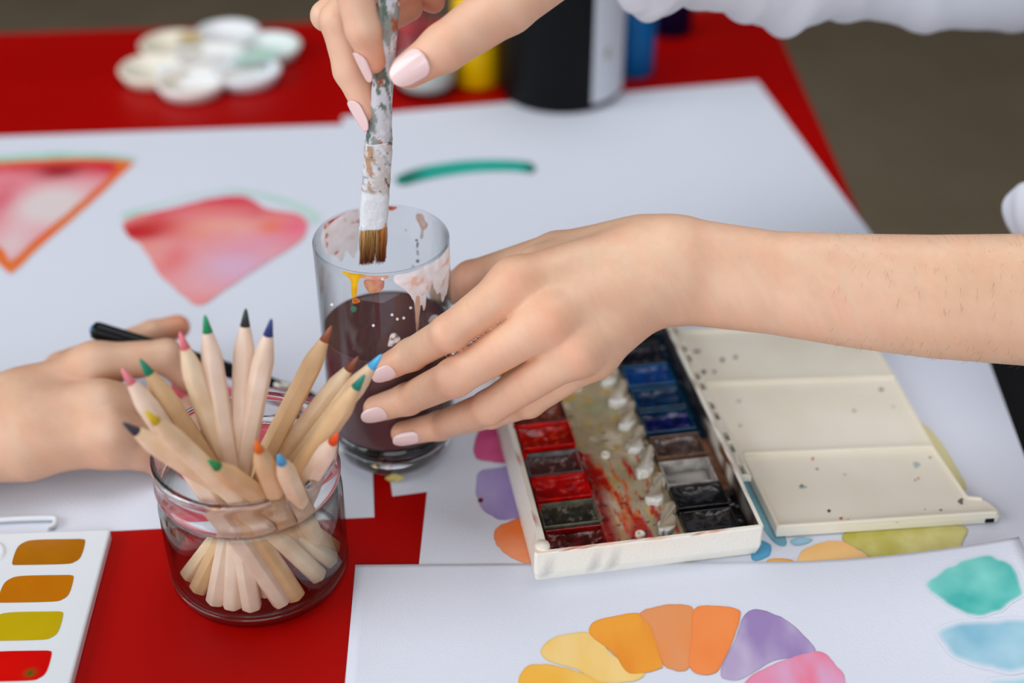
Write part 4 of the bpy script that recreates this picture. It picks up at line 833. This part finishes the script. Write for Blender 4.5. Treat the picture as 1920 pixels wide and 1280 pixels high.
def nets(fn, lo, hi, h):
    lo, hi = np.array(lo), np.array(hi); n = np.ceil((hi - lo) / h).astype(int) + 1
    ax_ = [(lo[i] + h * np.arange(n[i])).astype(np.float32) for i in range(3)]
    # evaluate in slabs, coarse culling
    G = np.empty(tuple(n), np.float32); S = 24
    for i in range(0, n[0], S):
        for j in range(0, n[1], S):
            for k in range(0, n[2], S):
                xs, ys, zs = ax_[0][i:i+S], ax_[1][j:j+S], ax_[2][k:k+S]
                c = [np.array([[[ (q[0] + q[-1]) / 2 ]]], np.float32) for q in (xs, ys, zs)]
                dc = float(fn(c)[0, 0, 0])
                rad = 0.5 * h * S * 1.75 + 0.004
                if abs(dc) > rad * 1.6: G[i:i+S, j:j+S, k:k+S] = dc; continue
                X = np.meshgrid(xs, ys, zs, indexing='ij'); G[i:i+S, j:j+S, k:k+S] = fn(X)
    s = G < 0; cnt = np.zeros(tuple(n - 1), np.int8)
    cor = [(a, b, c) for a in (0, 1) for b in (0, 1) for c in (0, 1)]
    sl = lambda A, o: A[o[0]:n[0]-1+o[0], o[1]:n[1]-1+o[1], o[2]:n[2]-1+o[2]]
    for o in cor: cnt += sl(s, o)
    act = (cnt > 0) & (cnt < 8); I = np.argwhere(act); idx = np.full(tuple(n - 1), -1, np.int64); idx[act] = np.arange(len(I))
    P = np.zeros((len(I), 3)); W_ = np.zeros(len(I))
    for a in cor:
        for d_ in range(3):
            if a[d_]: continue
            b = list(a); b[d_] = 1
            ga = G[I[:, 0] + a[0], I[:, 1] + a[1], I[:, 2] + a[2]]; gb = G[I[:, 0] + b[0], I[:, 1] + b[1], I[:, 2] + b[2]]
            m = (ga < 0) != (gb < 0); t = np.where(m, ga / np.where(m, ga - gb, 1), 0)
            q = np.array(a, float)[None] + 0 * P; q[:, d_] += t; P[m] += q[m]; W_[m] += 1
    V = lo + (I + P / W_[:, None]) * h
    Q = []
    for d_ in range(3):
        u, v = (d_ + 1) % 3, (d_ + 2) % 3
        sa = [slice(None)] * 3; sb = [slice(None)] * 3; sa[d_] = slice(0, -1); sb[d_] = slice(1, None)
        A, B = s[tuple(sa)], s[tuple(sb)]; E_ = np.argwhere(A != B)
        E_ = E_[(E_[:, u] > 0) & (E_[:, v] > 0) & (E_[:, u] < n[u] - 1) & (E_[:, v] < n[v] - 1)]
        def at_(du, dv): k = E_.copy(); k[:, u] -= du; k[:, v] -= dv; return idx[k[:, 0], k[:, 1], k[:, 2]]
        q = np.stack([at_(1, 1), at_(0, 1), at_(0, 0), at_(1, 0)], 1); fl = ~A[E_[:, 0], E_[:, 1], E_[:, 2]]
        q[fl] = q[fl][:, ::-1]; Q.append(q)
    Q = np.concatenate(Q); Q = Q[(Q >= 0).all(1)]
    return V, Q
def relax(V, Q, it=4, lam=0.5):
    E_ = np.concatenate([Q[:, [0, 1]], Q[:, [1, 2]], Q[:, [2, 3]], Q[:, [3, 0]]]); E_ = np.concatenate([E_, E_[:, ::-1]])
    deg = np.bincount(E_[:, 0], minlength=len(V))[:, None]
    for k in range(it):
        S = np.stack([np.bincount(E_[:, 0], V[E_[:, 1], i], minlength=len(V)) for i in range(3)], 1) / np.maximum(deg, 1)
        V = V + (S - V) * (lam if k % 2 == 0 else -lam * 1.02)
    return V
def skincol(V, base, warm, spots_, seed=0):
    n = fbm(V[:, 0] * 60 + V[:, 2] * 31, V[:, 1] * 60 + V[:, 2] * 47, seed)[:, None]; n2 = fbm(V[:, 0] * 400 + V[:, 2] * 200, V[:, 1] * 400, seed + 3)[:, None]
    n = np.clip((n - 0.3) / 0.4, 0, 1); n3 = fbm(V[:, 0] * 110 + V[:, 2] * 61, V[:, 1] * 110 - V[:, 2] * 57, seed + 7)[:, None]
    C = lin(base) * (1 - n * 0.6) + lin(warm) * n * 0.6; C = C * (0.955 + 0.09 * n2)
    v = np.clip((n3 - 0.55) / 0.12, 0, 1) * 0.35; C = C * (1 - v) + C * np.array([0.93, 1.0, 1.04]) * v; v = np.clip((0.42 - n3) / 0.1, 0, 1) * 0.5; C = C * (1 - v) + C * np.array([1.04, 0.95, 0.93]) * v
    for p, r, col, a in spots_:
        g = a * np.exp(-((V - np.asarray(p))**2).sum(1) / (r * r))[:, None]; C = C * (1 - g) + lin(col) * g
    return C
def hand_fn(fingers, palm, arm, kw=0.012, kp=0.006, extra=None, grooves=()):
    def fn(X):
        d = None
        for a, b, ra, rb in palm: c = capd(X, a, b, ra, rb); d = c if d is None else smin(d, c, kp)
        h = len(arm) // 2; st = []
        for half in (arm[:h], arm[h:]):
            q = None
            for a, b, ra, rb in half: c = capd(X, a, b, ra, rb); q = c if q is None else np.minimum(q, c)
            st.append(q)
        d = smin(d, smin(st[0], st[1], 0.016), 0.014)
        f = None
        for ch in fingers: c = chain(X, ch, 0.003); f = c if f is None else smin(f, c, 0.0012)
        d = smin(d, f, kw)
        for (p, r, dep) in grooves:
            g = np.sqrt((X[0] - p[0])**2 + (X[1] - p[1])**2 + (X[2] - p[2])**2); d = d - dep * np.exp(-(g / r)**2)
        return d
    return fn
def nail(parent, base, tip, up, r, wid, ln, m=M_nail, name='fingernail', lift=0.0, ext=0.0, taper=0.0):
    """curved plate over the finger end: base->tip is the finger axis, up the way the nail faces"""
    base, tip, up = map(lambda q: np.asarray(q, float), (base, tip, up)); t = tip - base; t /= np.linalg.norm(t)
    up = up - t * (up @ t); up /= np.linalg.norm(up); s = np.cross(t, up); N, Mn = 18, 12; V = []; Fc = []
    th0 = wid / 2 / r
    for layer in (0, 1):
        for i in range(N + 1):
            x = i / N; w_ = 1 - 0.10 * (1 - x)**2
            if x < 0.30: w_ *= math.sqrt(max(1 - ((0.30 - x) / 0.30)**2 * 0.96, 0.0))
            if x > 0.62: w_ *= math.sqrt(max(1 - ((x - 0.62) / 0.38)**2 * 0.93, 0.001))
            for j in range(Mn + 1):
                th = th0 * w_ * (2 * j / Mn - 1)
                rr = r + lift + (0.00035 if layer == 0 else -0.0007) - 0.0012 * x * x + taper * ln * (1 - x)
                V.append(tip + t * (-ln + (ln + ext) * x + 0.0) + s * rr * math.sin(th) + up * rr * math.cos(th))
    q = (N + 1) * (Mn + 1); g = lambda l, i, j: l * q + i * (Mn + 1) + j
    for i in range(N):
        for j in range(Mn):
            Fc.append((g(0, i, j), g(0, i, j + 1), g(0, i + 1, j + 1), g(0, i + 1, j))); Fc.append((g(1, i, j), g(1, i + 1, j), g(1, i + 1, j + 1), g(1, i, j + 1)))
    for i in range(N):
        Fc.append((g(0, i, 0), g(0, i + 1, 0), g(1, i + 1, 0), g(1, i, 0))); Fc.append((g(0, i, Mn), g(1, i, Mn), g(1, i + 1, Mn), g(0, i + 1, Mn)))
    for j in range(Mn):
        Fc.append((g(0, 0, j), g(1, 0, j), g(1, 0, j + 1), g(0, 0, j + 1))); Fc.append((g(0, N, j), g(0, N, j + 1), g(1, N, j + 1), g(1, N, j)))
    return obj(name, V, Fc, m, parent)
def bounds(chs, segs, pad):
    P = np.array([p for c in chs for p, r in c] + [q for s in segs for q in s[:2]]); return P.min(0) - pad, P.max(0) + pad
BONES = []
def bones(nm, ch):
    BONES.append((nm, [round(float(np.linalg.norm(ch[i + 1][0] - ch[i][0])) * 1000) for i in range(len(ch) - 1)], [(int(pxof(p)[0]), int(pxof(p)[1]), round(float(pxof(p)[2]),3), round(float(p[2]),3)) for p, r in ch]))

# ---- left hand round the glass, forearm to the right
def gcyl(u, v, fr, add=0.0): return cyl(u, v, 0.0378 + fr + add, GC)
def gaz(phi, z, r): a = math.radians(phi); return np.array([GC[0] + r * math.cos(a), GC[1] + r * math.sin(a), z])
Wr = D(1285, 512, 0.730)
iM, mM, rM, pM = D(968, 531, 0.706), D(1030, 600, 0.700), D(1082, 658, 0.704), D(1116, 668, 0.716)
idx_ = [(iM, 0.0124), (D(842, 624, 0.704), 0.0096), (gcyl(772, 664, 0.0078, 0.001), 0.0087), (gcyl(722, 690, 0.0072), 0.0072)]
mid_ = [(mM, 0.0126), (D(852, 708, 0.712), 0.0102), (gcyl(765, 748, 0.0078, 0.002), 0.0087), (gcyl(706, 766, 0.0075), 0.0075)]
rin_ = [(rM, 0.0118), (D(916, 764, 0.724), 0.0092), (gcyl(825, 798, 0.0074, 0.003), 0.0081), (gcyl(756, 812, 0.0070), 0.0070)]
pin_ = [(pM, 0.0104), (D(992, 754, 0.732), 0.0082), (D(922, 778, 0.752), 0.0072), (D(868, 794, 0.772), 0.0062)]
tT = gaz(48, 0.090, 0.0378 + 0.0085); tI = gaz(16, 0.111, 0.0378 + 0.0130)
thu_ = [(D(1200, 468, 0.742), 0.0178), (D(1045, 482, 0.750), 0.0140), (tI, 0.0115), (tT, 0.0085)]
for nm, c in (('index', idx_), ('mid', mid_), ('ring', rin_), ('pinky', pin_), ('thumb', thu_)): bones(nm, c)
palmL = [(D(1236, 470, 0.730), iM, 0.0175, 0.0130), (D(1240, 500, 0.724), mM, 0.0170, 0.0128), (D(1240, 530, 0.724), rM, 0.0166, 0.0120), (D(1222, 548, 0.728), pM, 0.0145, 0.0106),
         (D(1180, 480, 0.742), D(1010, 500, 0.732), 0.0165, 0.0124), (D(1185, 545, 0.742), D(1085, 630, 0.734), 0.0145, 0.0116), (D(1150, 520, 0.742), D(1050, 580, 0.726), 0.0145, 0.0125)]
def arml(u, v, half, d, r, off): k = off; return D(u, v - k, d), D(u, v + k, d)
armpts = [(1290, 509, 103, 0.730, 32), (1450, 530, 100, 0.728, 36), (1600, 545, 110, 0.726, 40), (1750, 556, 119, 0.724, 42), (1930, 562, 127, 0.722, 44), (2080, 566, 128, 0.722, 44)]
armL = []
for s in (-1, 1):
    for (a, b) in zip(armpts[:-1], armpts[1:]):
        armL.append((D(a[0], a[1] + s * a[4], a[3]), D(b[0], b[1] + s * b[4], b[3]), (a[2] - a[4] - 3) / F * a[3], (b[2] - b[4] - 3) / F * b[3]))
nA = len(armL) // 2
armL = [(D(1195, 488, 0.732), armL[0][0], 0.0170, armL[0][2])] + armL[:nA] + [(D(1205, 532, 0.730), armL[nA][0], 0.0160, armL[nA][2])] + armL[nA:]
fL = [idx_, mid_, rin_, pin_, thu_]
ndir = lambda p: (cC - p) / np.linalg.norm(cC - p)
grL = [(idx_[1][0] + ndir(idx_[1][0]) * 0.009, 0.005, -0.0006), (mid_[1][0] + ndir(mid_[1][0]) * 0.009, 0.005, -0.0006)]
lo, hi = bounds(fL, palmL + armL, 0.032)
VL, QL = nets(hand_fn(fL, palmL, armL, kw=0.008, kp=0.010, grooves=grL), lo, hi, 0.00105); VL = relax(VL, QL, 4)
SK1, SK2 = (229, 187, 155), (223, 172, 141)
RED = (226, 140, 112)
spL = [(iM + ndir(iM) * 0.01, 0.011, (226, 150, 112), 0.55), (mM + ndir(mM) * 0.01, 0.012, (228, 152, 116), 0.5), (rM + ndir(rM) * .01, 0.010, (226, 156, 124), 0.4)]
for c in (idx_, mid_, rin_): spL.append((c[1][0], 0.011, (228, 150, 120), 0.45)); spL.append((c[3][0], 0.011, (224, 142, 112), 0.5))
spL.append((thu_[2][0], 0.02, (206, 124, 96), 0.6)); spL.append((D(1900, 640, 0.68), 0.05, (206, 160, 122), 0.4))
CL = skincol(VL, SK1, SK2, spL, 1)
# ---- right hand with the brush
bq = lambda u, v: brushpt(u, v)
R_i = [(D(748, -150, 0.675), 0.0110), (D(657, -42, 0.662), 0.0098), (D(681, 55, 0.672), 0.0086), (D(699, 114, 0.682), 0.0066)]
R_m = [(D(800, -175, 0.700), 0.0112), (D(634, 38, 0.692), 0.0092), (D(656, 132, 0.700), 0.0084), (D(687, 206, 0.704), 0.0064)]
R_r = [(D(840, -170, 0.722), 0.0108), (D(611, 30, 0.716), 0.0076), (D(680, 60, 0.738), 0.0074), (D(768, 14, 0.742), 0.0074)]
R_p = [(D(870, -150, 0.745), 0.0100), (D(700, -60, 0.752), 0.0074), (D(770, -20, 0.756), 0.0070), (D(812, 2, 0.752), 0.0068)]
R_t = [(D(1085, -110, 0.700), 0.0200), (D(950, 8, 0.684), 0.0150), (D(832, 90, 0.674), 0.0118), (D(766, 133, 0.6765), 0.0088)]
for nm, c in (('Rindex', R_i), ('Rmid', R_m), ('Rring', R_r), ('Rpinky', R_p), ('Rthumb', R_t)): bones(nm, c)
RW = D(1190, -205, 0.745)
palmR = [(D(1140, -200, 0.735), R_i[0][0], 0.017, 0.0125), (D(1140, -205, 0.742), R_m[0][0], 0.017, 0.0122), (D(1145, -200, 0.750), R_r[0][0], 0.017, 0.0116), (D(1150, -190, 0.758), R_p[0][0], 0.016, 0.0108), (R_t[0][0], D(900, -110, 0.71), 0.016, 0.012), (D(1080, -120, 0.74), D(870, -90, 0.735), 0.014, 0.012)]
armR = [(D(1180, -215, 0.745), D(1700, -150, 0.86), 0.020, 0.026), (D(1180, -180, 0.750), D(1700, -90, 0.87), 0.020, 0.026)]
fR = [R_i, R_m, R_r, R_p, R_t]
lo, hi = bounds(fR, palmR + armR, 0.030)
VR, QR = nets(hand_fn(fR, palmR, armR, kw=0.012, kp=0.010), lo, hi, 0.0013); VR = relax(VR, QR, 4)
spR = [(c[3][0], 0.012, (226, 146, 116), 0.5) for c in fR] + [(R_t[2][0], 0.012, (226, 156, 124), 0.35), (R_r[3][0], 0.018, (196, 120, 84), 0.5), (R_p[3][0], 0.02, (196, 120, 84), 0.6)]  # brown on the curled ring and little fingertips is shade painted into the skin
CR_ = skincol(VR, (231, 188, 158), (225, 173, 143), spR, 5)
# ---- torso and upper arms inside the shirt (outside the frame)
ShL, ShR = np.array([0.60, 0.56, 0.42]), np.array([0.66, 0.95, 0.44]); ElL = D(2190, 575, 0.722); ElR = D(1990, -95, 0.93)
def torso(X):
    d = capd(X, (0.66, 0.76, 0.02), (0.63, 0.755, 0.36), 0.125, 0.13)
    d = smin(d, capd(X, ShL, ShR, 0.055, 0.055), 0.06); d = smin(d, capd(X, (0.63, 0.755, 0.42), (0.61, 0.755, 0.53), 0.055, 0.05), 0.04)
    d = smin(d, capd(X, ShL, ElL, 0.046, 0.037), 0.03); d = smin(d, capd(X, ShR, ElR, 0.046, 0.037), 0.03)
    d = smin(d, capd(X, ElL, D(2080, 566, 0.722), 0.036, 0.030), 0.02); d = smin(d, capd(X, ElR, D(1700, -120, 0.865), 0.036, 0.030), 0.02)
    return d
VT, QT = nets(torso, (0.20, 0.40, -0.12), (0.84, 1.10, 0.60), 0.009)
CT = skincol(VT, SK1, SK2, [], 2)
pw = empty('person', (0.62, 0.76, -0.74), label='person in a white shirt steadying the glass and dipping a flat brush', cat='person')
BV_ = np.concatenate([VL, VR, VT]); BQ_ = np.concatenate([QL, QR + len(VL), QT + len(VL) + len(VR)])
obj('body', BV_, BQ_, M_skin, pw, True, np.concatenate([CL, CR_, CT]))
# nails of the left hand (they face down-left towards the camera)
def nl(ch, up, wid, ln, ext, par, lift=0.0, r=None, push=0.0):
    base, tip = ch[2][0], ch[3][0]; t = (tip - base) / np.linalg.norm(tip - base)
    return nail(par, base + t * push, tip + t * (ch[3][1] * 0.55 + push), up, (r or ch[3][1]), wid, ln, lift=lift, ext=ext, taper=(ch[2][1] - ch[3][1]) / float(np.linalg.norm(ch[3][0] - ch[2][0])))
def upv(du, dv, dw): return cR * du + cU * dv - cW * dw  # right, up, towards viewer
nl(idx_, upv(-0.25, -0.6, 0.8), 0.0095, 0.0100, 0.0035, pw)
nl(mid_, upv(-0.15, -0.55, 0.85), 0.0105, 0.0110, 0.0040, pw)
nl(rin_, upv(-0.10, -0.50, 0.85), 0.0098, 0.0110, 0.0035, pw)
nl(R_i, upv(-0.75, -0.25, 0.60), 0.0095, 0.0120, 0.0055, pw, lift=0.0004)
nl(R_m, upv(-0.70, -0.30, 0.60), 0.0095, 0.0110, 0.0065, pw, lift=0.0004)
nl(R_t, upv(-0.10, -0.22, 0.97), 0.0140, 0.0165, 0.0040, pw, lift=0.0008)
# ---- shirt and trousers
def shirt(X):
    f = 0.004 * np.sin(X[0] * 60 + X[2] * 90 + 3 * np.sin(X[1] * 30)) + 0.003 * np.sin(X[1] * 110 - X[0] * 40)
    d = capd(X, (0.66, 0.76, -0.10), (0.63, 0.755, 0.36), 0.150, 0.145)
    d = smin(d, capd(X, ShL, ShR, 0.068, 0.068), 0.07); d = smin(d, capd(X, (0.63, 0.755, 0.42), (0.62, 0.755, 0.47), 0.066, 0.060), 0.03)
    d = smin(d, capd(X, ShL, ShL * 0.15 + ElL * 0.85, 0.062, 0.054), 0.03); d = smin(d, capd(X, ShR, ElR, 0.062, 0.056), 0.03)
    return d + f
VS, QS = nets(shirt, (0.20, 0.36, -0.28), (0.88, 1.16, 0.56), 0.008)
SKR = [D(1215, -150, 0.80), D(1330, -128, 0.82), D(1480, -122, 0.85), D(1700, -110, 0.89), D(1990, -100, 0.93)]
pts = spline(SKR, 14)
def fold(t, a): return 1 + 0.03 * math.sin(t * 47 + a * 3) + 0.035 * math.sin(a * 4 + t * 14) + 0.015 * math.sin(t * 90 + a * 5)
tt_ = np.linspace(0, 1, len(pts)); yv = np.interp(tt_, [0, .03, .07, .14, .21, .35, .43, .5, .57, .62, .70, .78, .9, 1], [6, 20, 34, 28, 14, 30, 40, 56, 46, 35, 42, 54, 48, 44])
rr_ = [(y - pxof(p)[1]) / F * pxof(p)[2] for y, p in zip(yv, pts)]
VV, FF = tube(pts, rr_, 72, True, fold)
VV = np.array(VV); FQ = [list(f) for f in FF]
ob = obj('shirt_sleeve', VV, FQ, M_cloth, pw)
obj('shirt', VS, QS, M_cloth, pw)
# rolled cuff of the near sleeve
cu = [D(1905, 385, 0.86), D(1960, 400, 0.84), D(2060, 430, 0.80), D(2150, 470, 0.76)]
VV, FF = tube(spline(cu, 10), np.linspace(0.012, 0.045, 31), 40, True, lambda t, a: 1 + 0.05 * math.sin(a * 4 + t * 20))
obj('shirt_fold', VV, FF, M_cloth, pw)
def legs(X):
    d = capd(X, (0.67, 0.66, -0.16), (0.36, 0.62, -0.145), 0.085, 0.062); d = smin(d, capd(X, (0.67, 0.86, -0.16), (0.44, 0.90, -0.18), 0.085, 0.07), 0.03)
    d = smin(d, capd(X, (0.36, 0.62, -0.145), (0.40, 0.62, -0.68), 0.062, 0.042), 0.03); d = smin(d, capd(X, (0.44, 0.90, -0.18), (0.46, 0.90, -0.68), 0.068, 0.042), 0.03)
    return d + 0.003 * np.sin(X[0] * 70 + 3 * np.sin(X[1] * 50))
VP, QP = nets(legs, (0.24, 0.48, -0.75), (0.82, 1.04, -0.03), 0.010)
obj('trousers', VP, QP, M_dark, pw)
ch = empty('chair', (0.66, 0.76, -0.74), label='dark wooden chair under the person in the white shirt', cat='chair')
M_ch = mat('dark_wood', (50, 36, 28), 0.5)
obj('seat', *boxg(0.50, 0.86, 0.56, 0.96, -0.285, -0.245, 0.01), M_ch, ch, smooth=False)
for x in (0.53, 0.83):
    for y in (0.60, 0.92): obj('leg', *tube([(x, y, -0.74), (x, y, -0.285)], [0.014, 0.018], 12), M_ch, ch)

# ---- child's fist on the left
def Z(u, v, z): return at(u, v, z)
kI = [(Z(176, 684, 0.050), 0.0128), (Z(312, 668, 0.046), 0.0104), (Z(352, 706, 0.032), 0.0090), (Z(392, 716, 0.020), 0.0074)]
kM = [(Z(190, 757, 0.044), 0.0132), (Z(286, 756, 0.034), 0.0094), (Z(345, 780, 0.022), 0.0086), (Z(372, 748, 0.014), 0.0074)]
kR = [(Z(203, 808, 0.036), 0.0126), (Z(276, 816, 0.024), 0.0088), (Z(330, 835, 0.016), 0.0080), (Z(352, 806, 0.010), 0.0070)]
kP = [(Z(208, 838, 0.026), 0.0105), (Z(262, 853, 0.018), 0.0085), (Z(296, 866, 0.011), 0.0075), (Z(320, 842, 0.008), 0.0066)]
kT = [(Z(120, 698, 0.036), 0.0135), (Z(215, 655, 0.034), 0.0100), (Z(285, 624, 0.034), 0.0080), (Z(333, 613, 0.032), 0.0080)]
palmK = [(Z(60, 745, 0.040), kI[0][0], 0.0180, 0.0118), (Z(60, 780, 0.038), kM[0][0], 0.0180, 0.0118), (Z(60, 810, 0.035), kR[0][0], 0.0180, 0.0110), (Z(60, 832, 0.030), kP[0][0], 0.0175, 0.0112), (Z(90, 790, 0.024), Z(210, 800, 0.020), 0.016, 0.014)]
armK = [(Z(40, 770, 0.036), Z(-320, 800, 0.034), 0.0215, 0.0245), (Z(40, 830, 0.030), Z(-320, 880, 0.030), 0.0200, 0.0240)]
fK = [kI, kM, kR, kP, kT]
for nm, c in (('Kindex', kI), ('Kmid', kM), ('Kring', kR), ('Kpinky', kP), ('Kthumb', kT)): bones(nm, c)
lo, hi = bounds(fK, palmK + armK, 0.028)
VK, QK = nets(hand_fn(fK, palmK, armK, kw=0.010, kp=0.010), lo, hi, 0.0012); VK = relax(VK, QK, 4)
spK = [(kT[3][0], 0.012, (226, 120, 76), 0.8), (kI[2][0], 0.014, (196, 110, 86), 0.5), (kI[0][0] + ndir(kI[0][0]) * .012, 0.009, (226, 190, 166), 0.5), (kM[0][0] + ndir(kM[0][0]) * .012, 0.007, (230, 196, 174), 0.5), (kR[0][0] + ndir(kR[0][0]) * .012, 0.007, (230, 196, 174), 0.5), (kP[2][0], 0.014, (200, 120, 110), 0.6), (kR[2][0], 0.014, (196, 110, 100), 0.6)]  # pale knuckle highlights and the orange-lit thumb tip are painted into the skin
CK = skincol(VK, (220, 178, 148), (212, 160, 130), spK, 9)
pk = empty('person', Z(-100, 800, 0), label='person reaching in from the left, fist gripping a thin black brush', cat='person')
obj('body', VK, QK, M_skin, pk, True, CK)
a_, b_ = Z(-190, 832, 0.034), Z(-420, 850, 0.040)
obj('sleeve', *tube(spline([a_, (a_ + b_) / 2, b_], 8), [0.030] + [0.036] * 16, 40, True, lambda t, a: 1 + 0.04 * math.sin(a * 4 + t * 25)), M_cloth, pk)
# fine hairs on the forearm
hv = []; hf = []
cand = np.nonzero((VL[:, 0] > 0.165) & (VL[:, 0] < 0.30))[0]
sel = rng.choice(cand, 520, replace=False)
Cn = (D(1290, 509, 0.73) + D(1930, 562, 0.722)) / 2; adir = D(1930, 562, 0.722) - D(1290, 509, 0.73); adir /= np.linalg.norm(adir)
for i in sel:
    p = VL[i]; q = p - Cn; nrm = q - adir * (q @ adir); nrm /= np.linalg.norm(nrm); down = np.cross(adir, nrm); down = -down if down[2] > 0 else down
    Lh = random.uniform(0.003, 0.007); d_ = down * 0.85 + nrm * 0.22 - adir * random.uniform(-0.2, 0.5); d_ /= np.linalg.norm(d_)
    P = [p - nrm * 0.0002, p + d_ * Lh * 0.5 + nrm * 0.0004, p + d_ * Lh + nrm * 0.0002]; v, f = tube(P, [0.00005, 0.00004, 0.00002], 3, False)
    hf += [[a + len(hv) for a in ff] for ff in f]; hv += v
ho = obj('arm_hair', hv, hf, mat('fine_hair', (140, 100, 74), 0.7), pw); ho['kind'] = 'stuff'
